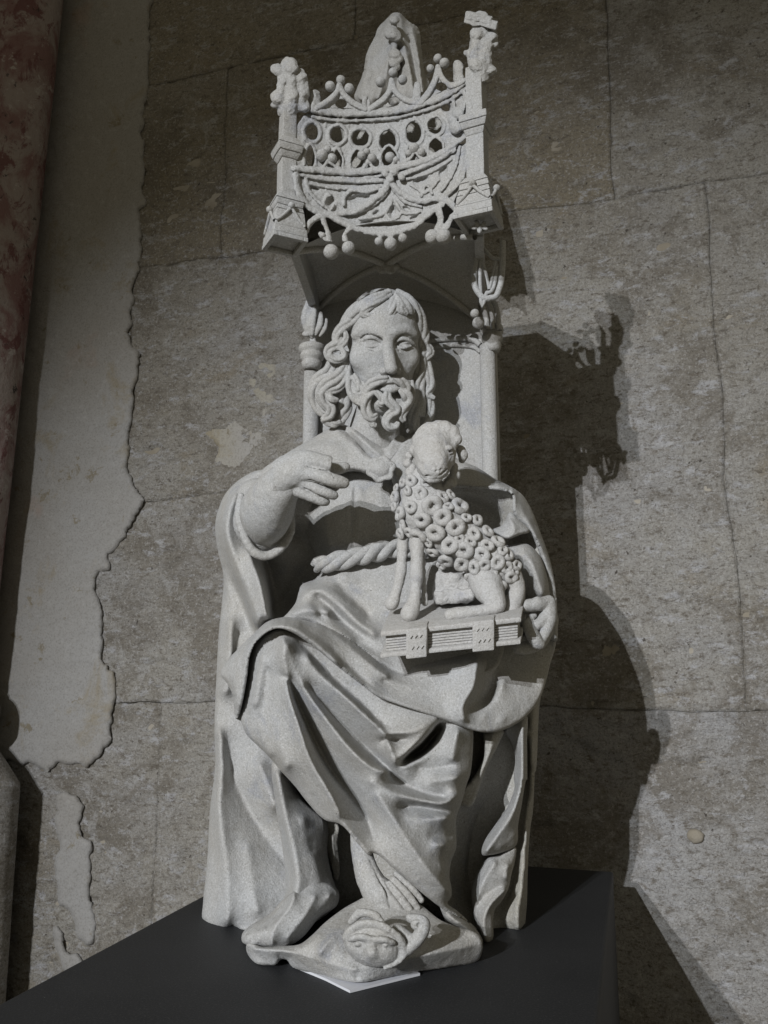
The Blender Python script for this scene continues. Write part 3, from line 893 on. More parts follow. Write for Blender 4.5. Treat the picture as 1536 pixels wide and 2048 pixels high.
# ogee gables above the cornice, each with its three balls
for left, right, balls in (
        ([(368, 592), (440, 545), (480, 500), (490, 465)], [(632, 598), (560, 560), (510, 510), (490, 465)], ((440, 475, 33), (498, 440, 30), (545, 488, 33))),
        ([(655, 600), (730, 545), (765, 500), (776, 440)], [(925, 565), (850, 545), (800, 505), (776, 440)], ((717, 450, 32), (785, 398, 30), (838, 438, 30))),
        ([(938, 560), (990, 490), (1018, 430), (1030, 365)], [(1165, 445), (1100, 470), (1055, 430), (1030, 365)], ((990, 377, 25), (1030, 322, 28), (1066, 347, 31)))):
    xs = [T(*p)[0] for p in left + right]; ys = [T(*p)[1] for p in left + right]
    q = Vol((min(xs) - 10, min(ys) - 10, -2), (max(xs) + 10, max(ys) + 10, 30), 1.7)
    for side in (left, right):
        for off, r, w in ((0, 6.2, 15), (9, 4.6, 9)):
            q.chain([(T(*p)[0], T(*p)[1] + off, w) for p in side], [r, r, r * .9, r * .8], 1.5)
    q.poly([T(*p) for p in left] + [T(*p) for p in right[::-1]], 2, 12, 1)
    cxm = (left[0][0] + right[0][0]) / 2; cym = (left[0][1] + right[0][1]) / 2 - 40
    q.ball((*T(cxm, cym + 14), 6), (12, 9, 20), 2, 's')
    q.rough(.7, .1)
    q.build('ogee_gable', ST, canopy, mapper=cmap)
    for x, y, r in balls: stone_ball('crocket_ball', cpt(*T(x, y), 14), r * .3646 * .00058, canopy)
# vault seen from below, with its diagonal ribs and boss
FL, FR, BL, BR = S.Y(590, 500, -.115), S.Y(950, 470, -.115), S.Y(634, 618, .104), S.Y(958, 640, .104)
apex = S.Y(772, 528, -.005)
def vault():
    V = []; f = []; n = 12
    cor = [FL, FR, BR, BL]
    for i in range(4):
        a, b = cor[i], cor[(i + 1) % 4]
        o = len(V)
        for r in range(n + 1):
            t = r / n
            for c in range(n + 1):
                s_ = c / n
                e = a * (1 - s_) + b * s_ + np.array([0, 0, .03 * 4 * s_ * (1 - s_)])       # pointed wall arches
                p = e * (1 - t) + apex * t + np.array([0, 0, .012 * math.sin(math.pi * t)])
                V.append(p)
        for r in range(n):
            for c in range(n): k = o + r * (n + 1) + c; f.append((k, k + 1, k + n + 2, k + n + 1))
    return np.array(V), np.array(f)
Vv, fv = vault()
mesh_obj('vault', Vv, fv, SW, canopy)
for c in (FL, FR, BR, BL):
    pts = [c * (1 - t) + apex * t + np.array([0, 0, .012 * math.sin(math.pi * t) - .002]) for t in np.linspace(0, 1, 8)]
    V, f = tube(pts, .0048, 10, sm=2); mesh_obj('vault_rib', V, f, SW, canopy)
q = Vol((738, 508, -14), (808, 560, 20), 1.8)
for k in range(6):
    a = k * math.pi / 3; q.ball((773 + 17 * math.cos(a), 533 + 9 * math.sin(a), 3), (10, 8, 7), 3)
q.ball((773, 533, 4), (10, 7, 8), 3)
q.build('vault_boss', SW, canopy, y0=-.005)
# body of the canopy above the vault
bm = bmesh.new(); add_frustum(bm, (.040, .042), 0, .905, 1.075, .118, .100, .105, .105); weather(bm, .001, 40, 5, .003); bm_obj('canopy_core', bm, SW, canopy, True)
for sgn, a, b in ((-1, FL, BL), (1, FR, BR)):
    bm = bmesh.new()
    x0, y0, x1, y1 = a[0], a[1] + .01, b[0], b[1] + .03
    L = math.hypot(x1 - x0, y1 - y0); ro = math.atan2(y1 - y0, x1 - x0)
    add_frustum(bm, ((x0 + x1) / 2 + sgn * .004, (y0 + y1) / 2), ro, a[2] + .002, 1.03, L / 2, L / 2, .006, .006)
    weather(bm, .001, 40, 5, .001); bm_obj('side_wall', bm, ST, canopy, True)
# side arch hanging at the right flank
parts = []
for pts, r in (([(1268, 520), (1240, 610), (1228, 710), (1262, 795), (1318, 812), (1366, 765), (1384, 640), (1386, 500)], .0042), ([(1285, 560), (1262, 640), (1262, 720), (1300, 780), (1340, 740), (1356, 640)], .0026),
               ([(1270, 600), (1300, 700), (1312, 765)], .0022), ([(1350, 610), (1330, 700), (1312, 765)], .0022), ([(1280, 540), (1330, 590), (1384, 600)], .0026)):
    parts.append(tube([S.Y(*U(*p), -.045) for p in pts], r, 8))
V, f = join(parts); mesh_obj('side_arch', V, f, ST, canopy)
parts = []
for pts, r in (([(1265, 830), (1290, 900), (1305, 985)], .004), ([(1330, 820), (1358, 900), (1368, 990)], .004), ([(1300, 830), (1325, 900), (1335, 985)], .003)):
    parts.append(tube([S.Y(*U(*p), .07) for p in pts], r, 8))
V, f = join(parts); mesh_obj('wall_arch_moulding', V, f, ST, canopy)
stone_ball('pendant_ball', S.Y(*U(1233, 897), .05), .0066, canopy); stone_ball('pendant_ball', S.Y(*U(1252, 948), .05), .0088, canopy)
# crocketed corbel at the left colonnette
q = Vol((598, 596, -25), (662, 690, 40), 1.7)
q.chain([(620, 608, 0), (618, 640, 4), (624, 668, 2)], [10, 15, 10], 4)
for pts in ([(616, 604, 8), (608, 636, 14), (614, 664, 10)], [(630, 612, 12), (626, 640, 18), (624, 668, 13)], [(642, 626, 8), (640, 648, 14), (632, 668, 10)], [(652, 640, 2), (648, 656, 8), (640, 670, 6)]): q.chain(pts, [4, 6.5, 4], 1.5)
q.ball((614, 668, 6), (10, 6, 9), 2); q.rough(.8, .1)
q.build('corbel', ST, canopy, y0=.07)

def pier(pxc, rot, spec, y=-.137):
    c = S.Y(pxc, 400, y)
    root = empty('pier', statue)
    for name, p0, p1, h0, h1 in spec:             # pixel rows, half widths in mm at bottom and top
        bm = bmesh.new(); add_frustum(bm, c, rot, zat(pxc, p1, y), zat(pxc, p0, y), h0 / 1000, h1 / 1000)
        weather(bm, .0006, 70, 2 if name != 'shaft' else 4, .0011); bm_obj(name, bm, ST, root, True)
    return root, c
AL, AR = math.radians(36), math.radians(-15)
pl, pcl = pier(572, AL, [('shaft', 190, 284, 9.5, 9), ('collar', 282, 300, 17.5, 11), ('collar', 301, 313, 15.5, 17.5), ('collar', 314, 324, 10.5, 14.5), ('shaft', 325, 402, 10, 10), ('moulding', 400, 412, 19.5, 16), ('moulding', 413, 424, 17.5, 19), ('moulding', 425, 434, 19, 17.5), ('block', 435, 468, 21, 19), ('foot_plate', 469, 484, 23, 22.5)])
pr, pcr = pier(957, AR, [('shaft', 140, 242, 11, 10.5), ('collar', 240, 254, 18.5, 18), ('collar', 255, 266, 15, 18), ('collar', 267, 278, 11.5, 14), ('shaft', 278, 374, 11.5, 11.5), ('moulding', 362, 376, 19, 13), ('moulding', 377, 390, 20, 18.5), ('moulding', 391, 402, 21.5, 19.5), ('block', 403, 424, 23, 21.5), ('foot_plate', 425, 440, 24.5, 24)])
# sunk panels and the leaf rosette under the piers
for root, c, pxc, pyb, h in ((pl, pcl, 572, 484, .0235), (pr, pcr, 957, 440, .025)):
    z = zat(pxc, pyb, -.137); ro = AL if root is pl else AR
    bm = bmesh.new()
    for s0, s1, k in ((-1, 0, 0), (1, 0, 0), (0, -1, 1), (0, 1, 1)):
        dx, dy = s0 * (h - .003), s1 * (h - .003)
        add_frustum(bm, (c[0] + dx * math.cos(ro) - dy * math.sin(ro), c[1] + dx * math.sin(ro) + dy * math.cos(ro)), ro, z - .006, z - .0003, .003 if k == 0 else h - .0062, .003 if k == 0 else h - .0062, h if k == 0 else .003, h if k == 0 else .003)
    weather(bm, .0005, 70, 0, .0007); bm_obj('foot_rim', bm, ST, root, True)
q = Vol((930, 430, -20), (992, 478, 20), 1.5)
for k in range(5):
    a = k * 2 * math.pi / 5 + .4; q.ball((960 + 11 * math.cos(a), 453 + 7 * math.sin(a), 3), (7, 5, 5), 2, rot=math.degrees(a))
q.ball((960, 453, 5), 4, 1)
q.build('rosette', ST, pr, y0=-.135)
for root, c, pxc, y0_, y1_, ro, h in ((pl, pcl, 572, 462, 430, AL, .0205), (pr, pcr, 957, 420, 388, AR, .0222)):
    z0_, z1_ = zat(pxc, y0_, -.137), zat(pxc, y1_, -.137)
    for f_ in range(4):
        a = ro + f_ * math.pi / 2
        ex, ey = np.array([math.cos(a), math.sin(a), 0]), np.array([math.sin(a), -math.cos(a), 0])
        o = np.array([c[0], c[1], 0]) + ey * (h + .0005)
        for sg in (-1, 1):
            V, f = tube([o + ex * sg * h * .95 + np.array([0, 0, z0_]), o + ex * sg * h * .45 + np.array([0, 0, z0_ * .55 + z1_ * .45]), o + np.array([0, 0, z1_])], .0022, 8)
            mesh_obj('gablet', V + .0006 * fbm(V, 150, 2)[:, None], f, ST, root)
        stone_ball('gablet_ball', o + np.array([0, 0, z1_ + .002]) + ey * .001, .0045, root)
def finial(name, root, pxs, chains, balls, extra=None, lo=None, hi=None):
    q = Vol(lo, hi, 1.6)
    for pts, r in chains: q.chain([(*T(*p[:2]), p[2]) for p in pts], r, 6)
    for x, y, w, r in balls: q.ball((*T(x, y), w), (r * .3646, r * .3646 * .95, r * .34), 5)
    if extra: extra(q)
    q.rough(3.2, .075); q.rough(1.2, .2)
    return q.build(name, ST, root, y0=-.137)
finial('crocket_capital', pl, 572,
       [([(205, 600, 0), (205, 500, 0), (215, 360, -2)], [20, 21, 17]), ([(150, 560, 12), (170, 480, 16), (190, 400, 12)], [8, 7, 8]), ([(250, 570, 8), (230, 480, 12), (215, 400, 12)], [7, 6, 7]), ([(275, 580, 0), (280, 480, 0), (262, 400, 4)], [9, 8, 8]), ([(300, 560, -8), (296, 470, -8), (280, 390, -4)], [8, 8, 7])],
       [(150, 382, 12, 36), (225, 368, 14, 40), (150, 530, 16, 38), (228, 532, 15, 32), (285, 420, 2, 26), (135, 575, 8, 22), (300, 590, -4, 30)], lo=(530, 112, -30), hi=(628, 232, 34))
finial('crocket_capital', pr, 957,
       [([(1262, 420, 0), (1262, 300, 0), (1265, 160, 0)], [21, 21, 18]), ([(1268, 210, 4), (1266, 110, 4)], [16, 18]), ([(1215, 330, 12), (1235, 280, 16), (1245, 200, 14)], [8, 7, 8]), ([(1310, 360, 8), (1300, 280, 12), (1310, 210, 10)], [8, 6, 8]), ([(1262, 380, 14), (1268, 320, 17), (1280, 250, 14)], [7, 6, 5])],
       [(1240, 188, 16, 38), (1328, 200, 8, 32), (1240, 355, 18, 38), (1322, 385, 8, 32), (1195, 290, 4, 24), (1342, 240, 2, 22)],
       extra=lambda q: (q.box((*T(1268, 122), 2), (33, 9, 24), 2, 1, rot=13), q.box((*T(1255, 100), 6), (26, 8, 22), 2, 2, rot=12)), lo=(918, 15, -30), hi=(1004, 165, 36))
# broken spire
def lean(P): return [(a, b, y + .075 * (1 - (b / .3646 - 60) / 540)) for a, b, y in P]
spire = relief('spire', lean(cT((575, 545, .05), (620, 400, .04), (640, 300, .03), (680, 215, .025), (710, 140, .02), (740, 110, .01), (790, 68, -.005), (830, 85, 0), (860, 110, .02), (885, 135, .03), (920, 150, .04), (940, 260, .05), (960, 400, .055), (985, 460, .06), (985, 560, .06), (780, 600, .03))),
               [lean(cT((790, 90, -.012), (775, 240, -.02), (740, 420, -.02), (700, 540, -.018))), lean(cT((830, 120, -.006), (850, 260, -.012), (880, 400, -.012), (905, 560, -.01))), lean(cT((800, 250, .0), (810, 400, .01), (800, 560, .01))), lean(cT((870, 200, .012), (900, 350, .02), (930, 540, .02))), lean(cT((890, 160, .008), (920, 300, .008), (945, 500, .01))), lean(cT((700, 330, .004), (680, 430, .012), (665, 520, .012))), lean(cT((655, 310, .006), (610, 540, .012)))],
               ST, canopy, back=.12, step=2.2, blur=1, wob=.0035)
q = Vol((735, 20, -20), (835, 190, 40), 1.8)
for x, y, w, r in ((790, 110, 12, 28), (775, 185, 14, 40), (800, 200, 12, 34), (795, 300, 16, 36), (815, 320, 14, 26), (785, 345, 16, 34), (800, 365, 14, 26)): q.ball((*T(x, y), w), (r * .3646, r * .33, r * .3646), 3)
q.chain([(*T(790, 100), 5), (*T(790, 250), 7), (*T(790, 380), 8)], 6, 3)
q.rough(1.8, .1); q.build('spire_crocket', ST, canopy, y0=.035)
# stubs of the small pinnacles between the gables
for x, y, hgt, w in ((632, 560, 60, 16), (650, 570, 50, 12), (915, 500, 70, 40), (1145, 385, 80, 44), (355, 545, 80, 50)):
    a, b = T(x, y)
    q = Vol((a - w * .4 - 6, b - hgt * .3, -20), (a + w * .4 + 6, b + hgt * .3, 10), 1.8)
    q.chain([(a, b + hgt * .2, -6), (a, b - hgt * .12, -6)], [w * .22 + 2, w * .17 + 2], 2); q.rough(4.5, .08)
    q.build('broken_pinnacle', ST, canopy, mapper=cmap)

# ---------------------------------------------------------------- the seated figure: drapery
robe = empty('robe', statue)
# left cloak falling behind the arm to the plinth
relief('cloak_left', cE((440, 240, .0), (330, 282, .005), (185, 400, .01), (105, 560, .015), (80, 690, .02), (100, 870, .02), (150, 1100, .02), (140, 1250, .02)) +
       cA((150, 430, .015), (130, 800, .01), (116, 1150, .0), (120, 1500, -.005)) + cC((120, 350, -.005), (95, 800, -.012), (62, 1130, -.018), (60, 1230, -.02), (100, 1282, -.024), (255, 1308, -.035), (300, 1285, -.036), (380, 1350, -.04)) +
       px((560, 1860, -.03), (660, 1760, .02), (680, 1500, .03), (680, 1200, .05), (690, 1040, .05), (640, 960, .03)),
       [cE((250, 430, -.035), (190, 560, -.045), (170, 700, -.05), (230, 950, -.055), (330, 1200, -.062), (430, 1460, -.07)),          # front strip of the mantle
        cE((150, 950, .0), (200, 1090, .0), (245, 1190, .0), (310, 1340, -.002), (380, 1536, -.005)),                                   # groove behind it
        cE((110, 940, .008), (185, 1190, .004), (250, 1400, .0)),
        cE((350, 900, -.055), (440, 1120, -.07), (510, 1420, -.075)), cE((480, 950, .035), (530, 1150, .04), (560, 1400, .03)),
        cE((700, 740, .055), (900, 900, .06), (760, 1100, .065), (640, 1300, .06)),
        cA((250, 330, -.012), (240, 600, -.012), (200, 900, -.018)), cA((310, 420, .0), (290, 560, -.002), (265, 700, -.004)),
        cA((150, 1200, -.02), (170, 1500, -.025)), cA((210, 1200, -.012), (260, 1536, -.006)),
        cC((215, 0, -.026), (190, 330, -.034), (250, 830, -.044), (265, 1250, -.05)), cC((270, 40, -.012), (420, 330, -.004), (560, 560, .0), (740, 800, .004)),
        cC((520, 0, -.03), (640, 330, -.03)), cC((420, 640, -.026), (450, 900, -.036), (500, 1180, -.045))],
       ST, robe, back=.085, blur=6, roll=(9, .012), amp=1.75)
# tunic column beside the foot
relief('tunic_fold', cC((640, -60, -.08), (700, -60, -.075), (800, 170, -.06), (900, 300, -.05), (1040, 430, -.04), (1062, 500, -.035), (1060, 700, -.04), (1100, 900, -.05), (1130, 1000, -.055), (1100, 1150, -.06), (960, 1260, -.075), (840, 1330, -.085), (640, 1330, -.095), (520, 1260, -.07), (600, 1180, -.06), (700, 1090, -.055), (720, 900, -.045), (690, 600, -.045), (640, 300, -.05)),
       [cC((655, 60, -.098), (715, 420, -.094), (785, 700, -.094), (815, 930, -.10), (780, 1120, -.108)), cC((860, 420, -.078), (880, 560, -.076), (960, 800, -.078), (1000, 1000, -.08)), cC((900, 480, -.068), (930, 700, -.07)), cC((820, 1200, -.105), (640, 1270, -.105))],
       ST, robe, back=.06, blur=7, roll=(8, .012), amp=1.3)
# lower robe drawn across the legs
relief('robe_front', cA((640, 395, -.155), (540, 435, -.14), (450, 500, -.125), (395, 620, -.112), (368, 830, -.112), (335, 1020, -.115), (325, 1110, -.118), (340, 1165, -.122), (372, 1235, -.125), (460, 1325, -.13), (560, 1425, -.135), (640, 1520, -.135)) +
       cC((800, 170, -.13), (905, 305, -.135), (1040, 440, -.142), (1160, 472, -.15), (1320, 650, -.148), (1400, 725, -.146)) +
       cD((20, 705, -.142), (180, 820, -.138), (400, 1010, -.122), (600, 1165, -.098), (800, 1290, -.07), (890, 1390, -.052), (870, 1335, -.05), (800, 1260, -.055), (690, 1160, -.075), (620, 1105, -.092), (650, 1050, -.10), (652, 990, -.10), (636, 900, -.095), (650, 770, -.09), (690, 660, -.085), (690, 560, -.085), (690, 430, -.085), (740, 280, -.08), (775, 150, -.078)) +
       cB((800, 1280, -.078), (822, 1100, -.078), (826, 935, -.08), (820, 850, -.085), (450, 720, -.11), (200, 640, -.115), (0, 560, -.12)) + cA((1280, 760, -.125), (1080, 620, -.135), (860, 470, -.148)),
       [cA((665, 480, -.176), (665, 600, -.180), (690, 740, -.178), (725, 950, -.178), (800, 1180, -.178), (870, 1400, -.174), (935, 1536, -.17)) + cC((1090, 250, -.166), (1160, 400, -.160)),
        cA((683, 760, -.164), (790, 1000, -.146), (900, 1250, -.134), (1060, 1536, -.122)) + cC((1270, 270, -.116), (1400, 480, -.12), (1425, 580, -.130)),
        cA((500, 600, -.150), (470, 800, -.148), (440, 1000, -.146)), cA((545, 720, -.150), (520, 950, -.146), (500, 1250, -.144), (560, 1400, -.146)), cA((620, 1000, -.160), (640, 1300, -.160), (700, 1500, -.158)) ,
        cA((700, 520, -.178), (800, 800, -.172), (880, 930, -.168), (1020, 1120, -.164), (1220, 1370, -.160), (1380, 1500, -.156)) + cC((1536, 60, -.152)),
        cA((860, 850, -.158), (1000, 1020, -.142), (1200, 1230, -.130), (1350, 1370, -.122), (1510, 1530, -.114)) + cB((160, 1280, -.114), (330, 1380, -.112), (500, 1440, -.106), (600, 1452, -.10)),
        cA((850, 600, -.166), (950, 740, -.162), (1150, 920, -.158), (1300, 1060, -.154), (1450, 1185, -.150)) + cB((140, 1010, -.144), (205, 1190, -.136)),
        cA((790, 480, -.152), (940, 650, -.140), (1120, 830, -.132), (1330, 1020, -.128), (1475, 1160, -.130)),
        cB((0, 800, -.130), (140, 935, -.140), (300, 945, -.138), (420, 890, -.130), (520, 830, -.114)), cB((110, 1000, -.126), (300, 985, -.120)),
        cB((150, 1085, -.138), (240, 1140, -.132), (350, 1050, -.128), (470, 930, -.122), (530, 845, -.114)),
        cB((275, 1185, -.10), (330, 1130, -.062), (450, 1050, -.055), (560, 900, -.06)), cB((400, 1080, -.066), (500, 960, -.06)),
        cB((265, 1215, -.124), (440, 1122, -.106), (535, 1010, -.098), (605, 862, -.092)),
        cB((700, 930, -.106), (655, 1150, -.108)), cB((380, 1228, -.106), (560, 1226, -.100), (660, 1190, -.096)), cB((500, 1330, -.116), (700, 1300, -.108)), cB((300, 1270, -.120)),
        cD((0, 130, -.154), (200, 225, -.146), (400, 285, -.136), (600, 300, -.124), (700, 235, -.106)),
        cD((255, 328, -.128), (400, 325, -.116), (540, 352, -.106), (640, 372, -.098)), cD((265, 420, -.140), (450, 430, -.130), (620, 425, -.118)),
        cD((490, 552, -.122), (600, 572, -.104), (650, 560, -.09)), cD((520, 640, -.130), (610, 640, -.116)), cD((60, 240, -.154), (180, 420, -.152), (320, 640, -.148), (470, 850, -.138), (610, 1010, -.118)), cD((560, 800, -.122), (620, 900, -.108))],
       ST, robe, back=-.02, blur=5, roll=(5, .008), step=2.6, amp=1.75)
# mantle thrown over the lap
relief('mantle_lap', cA((290, 1122, -.12), (272, 1030, -.115), (264, 930, -.11), (222, 835, -.105), (165, 755, -.10), (205, 660, -.10), (310, 545, -.105), (430, 430, -.11), (540, 332, -.11), (680, 296, -.105), (850, 308, -.108), (1050, 390, -.11), (1200, 480, -.108), (1410, 630, -.10)) +
       cB((0, 300, -.098), (220, 440, -.085), (500, 330, -.06), (900, 220, -.03), (1250, 150, -.0), (1480, 180, .0), (1440, 400, -.01), (1412, 500, -.02), (1362, 665, -.028), (1250, 812, -.045), (1150, 882, -.06), (1050, 926, -.072), (960, 940, -.085), (850, 930, -.098), (600, 842, -.115), (450, 790, -.125), (300, 742, -.132), (80, 665, -.138)) +
       cA((1420, 935, -.140), (1280, 830, -.148), (1100, 692, -.158), (880, 512, -.170), (720, 412, -.178), (620, 388, -.176), (520, 432, -.164), (445, 505, -.150), (402, 600, -.140), (372, 800, -.135), (335, 1000, -.13)),
       [cA((430, 520, -.146), (520, 412, -.164), (640, 362, -.178), (760, 385, -.178), (890, 478, -.172), (1100, 655, -.160)),
        cA((560, 350, -.150), (680, 330, -.155), (800, 350, -.155)), cA((800, 340, -.142), (950, 430, -.146), (1080, 570, -.142), (1260, 750, -.132), (1340, 830, -.134)),
        cA((930, 350, -.124), (1100, 450, -.126), (1300, 620, -.126), (1500, 780, -.122)) , cA((300, 640, -.120), (280, 800, -.124), (290, 1000, -.126)), cA((240, 700, -.11)),
        cB((100, 520, -.118), (400, 600, -.112), (600, 720, -.112)), cB((300, 420, -.092), (600, 400, -.086), (855, 375, -.088)),
        cB((855, 380, -.096), (830, 560, -.106), (740, 745, -.118), (745, 840, -.118)), cB((900, 390, -.07), (920, 560, -.062), (850, 690, -.078), (775, 740, -.10)),
        cB((1000, 420, -.045), (985, 600, -.05), (900, 700, -.066)), cB((1060, 540, -.058), (1000, 680, -.066), (900, 830, -.09)), cB((1200, 560, -.04), (1150, 700, -.052), (1050, 850, -.075)), cB((1330, 560, -.026))],
       ST, robe, back=.02, blur=5, roll=(5, .007), step=2.6, amp=1.7)
# lap of the tunic between belt and mantle
relief('tunic_lap', cA((640, 330, -.09), (700, 265, -.085), (765, 180, -.06), (788, 100, -.045), (812, 40, -.03)) + cE((880, 1110, .0), (940, 1040, .0), (1000, 990, -.005), (1250, 930, -.01), (1536, 880, -.008)) +
       px((880, 1100, .01), (980, 1180, .0), (1010, 1260, -.03), (990, 1340, -.06), (900, 1350, -.075), (800, 1350, -.085), (770, 1335, -.088)) + cA((1410, 650, -.094), (1200, 500, -.098), (1050, 410, -.098), (850, 330, -.098)),
       [cA((730, 262, -.102), (860, 236, -.104), (1040, 262, -.098)), cA((800, 150, -.072), (860, 95, -.072), (950, 76, -.072), (1100, 118, -.066), (1200, 190, -.062), (1330, 300, -.058)),
        cA((945, 120, -.064), (1060, 245, -.064), (1200, 370, -.066), (1340, 460, -.070)), cA((980, 105, -.074), (1120, 210, -.078), (1280, 360, -.082), (1400, 440, -.084)), cA((900, 180, -.076), (1000, 290, -.088), (1150, 420, -.088)),
        cA((1130, 90, -.044), (1250, 190, -.044), (1360, 290, -.046)), cA((1240, 500, -.080), (1400, 560, -.080)), cA((1100, 20, -.034), (1300, 60, -.03), (1536, 150, -.036)), cE((1100, 1090, -.034), (1200, 1140, -.032)), cE((1040, 1100, -.028), (1100, 1180, -.036)), cA((1536, 400, -.064))],
       ST, robe, back=.06, blur=6, roll=(6, .008), amp=1.5)
# torso
relief('tunic_torso', px((600, 990, .05), (640, 930, .03), (700, 880, .03), (770, 870, .03), (860, 900, .03), (930, 960, .03), (930, 1100, .03), (880, 1150, .02), (760, 1150, .01), (660, 1150, .015)) + cE((930, 1000, .03), (860, 860, .045), (800, 720, .055), (770, 600, .055)),
       [cE((1205, 390, .004), (1195, 620, .0), (1190, 850, -.004)), cE((1175, 390, -.004), (1165, 620, -.008), (1160, 850, -.010)), cE((1235, 390, -.004), (1225, 620, -.008), (1220, 850, -.008)), cE((1000, 400, .01), (960, 600, .01), (1000, 860, .0)), cE((1400, 420, .0), (1420, 620, -.004), (1400, 850, -.004)), cE((870, 620, .03), (900, 780, .03)), cE((1080, 600, -.002), (1080, 850, -.006))],
       ST, robe, back=.1, blur=3, wob=.0008)
# rope belt: two strands wound round each other
def rope():
    P = spline([S.Y(*p[:2], p[2]) for p in cE((890, 1000, -.012), (960, 990, -.026), (1100, 960, -.03), (1300, 915, -.03), (1450, 880, -.026), (1620, 860, -.02), (1800, 880, -.01))], 14)
    L = np.concatenate([[0], np.cumsum(np.linalg.norm(np.diff(P, axis=0), axis=1))])
    T_ = np.gradient(P, axis=0); T_ /= np.linalg.norm(T_, axis=1)[:, None]; A = np.cross(T_, (0, 0, 1.)); A /= np.linalg.norm(A, axis=1)[:, None]; B = np.cross(A, T_)
    root = empty('rope_belt', statue)
    for k in range(3):
        th = L / .034 * math.pi + k * 2 * math.pi / 3 + .5 * np.sin(L * 55 + k)
        Q = P + .0066 * (A * np.cos(th)[:, None] * .8 + B * np.sin(th)[:, None] * 1.05)
        V, f = tube(Q, [.004, .0058, .0070, .0062, .0074, .0060, .0068, .0055], 12, sm=0)
        V += .0011 * fbm(V + k, 90, 3)[:, None]
        mesh_obj('strand', V, f, ST, root)
    stone_ball('knot', S.Y(*cE((900, 975))[0], -.02), .0075, root)
rope()
# mantle over the shoulders, open in a V at the throat
relief('mantle_left_shoulder', px((520, 948, .0), (560, 915, -.005), (610, 885, .0), (650, 862, .01), (672, 852, .015), (700, 870, .0), (730, 905, -.012), (752, 925, -.022), (748, 945, -.022)) + cE((1290, 270, -.02), (1230, 252, -.018), (1110, 262, -.016), (1000, 330, -.02), (880, 420, -.02), (700, 470, -.01), (520, 440, -.02)),
       [px((600, 905, -.03), (660, 890, -.026), (700, 910, -.022)), px((672, 860, -.004), (705, 885, -.016), (745, 920, -.03)), px((684, 856, .012), (715, 885, -.004), (748, 915, -.014)), px((660, 920, -.03), (700, 935, -.028), (735, 940, -.026))],
       ST, robe, back=.08, blur=2, roll=(4, .006))
relief('collar', px((672, 852, .02), (690, 850, .01), (715, 862, .0), (740, 880, -.004), (772, 895, -.004), (785, 880, .0), (800, 870, .01), (812, 880, .01), (800, 905, -.004), (775, 925, -.012), (750, 925, -.01), (715, 890, .0)),
       [px((705, 862, -.006), (735, 890, -.014), (762, 912, -.016)), px((722, 862, .006), (748, 885, .0), (770, 900, -.002)), px((785, 890, -.006), (775, 912, -.012))], ST, robe, back=.08, blur=1, step=2.4, roll=(3, .004))
relief('mantle_right_shoulder', px((778, 925, -.015), (795, 900, -.01), (815, 875, .005), (850, 880, .015), (900, 905, .02)) + cG((540, 70, .02), (700, 140, .02), (850, 235, .02), (960, 290, .015), (1060, 360, .01), (1130, 470, .015), (1200, 650, .01), (1265, 830, .0), (1300, 960, -.005), (1328, 1130, -.01), (1340, 1400, -.01), (1330, 1536, -.01), (1270, 1500, -.01), (1240, 1000, -.005), (1140, 700, -.01), (985, 500, -.04), (972, 352, -.045), (820, 318, -.035), (530, 300, -.03), (300, 300, -.01)) + px((800, 985, -.01), (785, 965, -.012)),
       [cG((600, 150, -.004), (720, 220, -.016), (800, 290, -.030)), cG((560, 220, -.02), (700, 280, -.032)), cG((850, 270, -.022), (980, 345, -.044)), cG((1010, 400, -.030), (1100, 560, -.030), (1180, 740, -.026), (1240, 900, -.016), (1285, 1080, -.004)), px((800, 920, -.018), (830, 950, -.014)), px((790, 945, -.022), (820, 975, -.02))],
       ST, robe, back=.09, blur=3, roll=(5, .008))
# hollow of the right sleeve, its flared cuff and the forearm under the book
relief('sleeve_hollow', cG((300, 250, .0), (540, 280, .0), (980, 340, -.01), (1150, 680, .0), (1240, 960, .0), (1290, 1300, .01), (1280, 1536, .01), (900, 1400, .03), (600, 900, .04), (300, 600, .04)),
       [cG((600, 400, .03), (800, 500, .035), (950, 620, .02)), cG((1000, 420, -.012), (1080, 560, -.012)), cG((560, 330, .0), (800, 400, .01), (930, 470, .006))], SW, robe, back=.09, blur=4)
relief('sleeve_cuff', cG((962, 495, -.03), (1020, 548, -.036), (1120, 655, -.035), (1050, 675, -.048), (930, 712, -.054), (850, 668, -.05), (820, 640, -.04), (900, 600, -.035)), [cG((960, 560, -.05), (1000, 640, -.054), (960, 690, -.056))], ST, robe, back=.03, blur=2, roll=(4, .006), step=2.2)
relief('sleeve_forearm', cG((760, 760, .01), (940, 762, -.02), (1020, 748, -.03), (1105, 755, -.032), (1200, 850, -.03), (1255, 1000, -.03), (1282, 1180, -.03), (1292, 1350, -.025), (1285, 1450, -.02), (1190, 1480, -.02), (1020, 1350, -.01), (850, 1100, .01)),
       [cG((1000, 830, -.05), (1100, 860, -.056), (1170, 1000, -.060), (1220, 1150, -.058)), cG((1230, 1300, -.05)), cG((1060, 780, -.046))], ST, robe, back=.07, blur=4, roll=(10, .014))
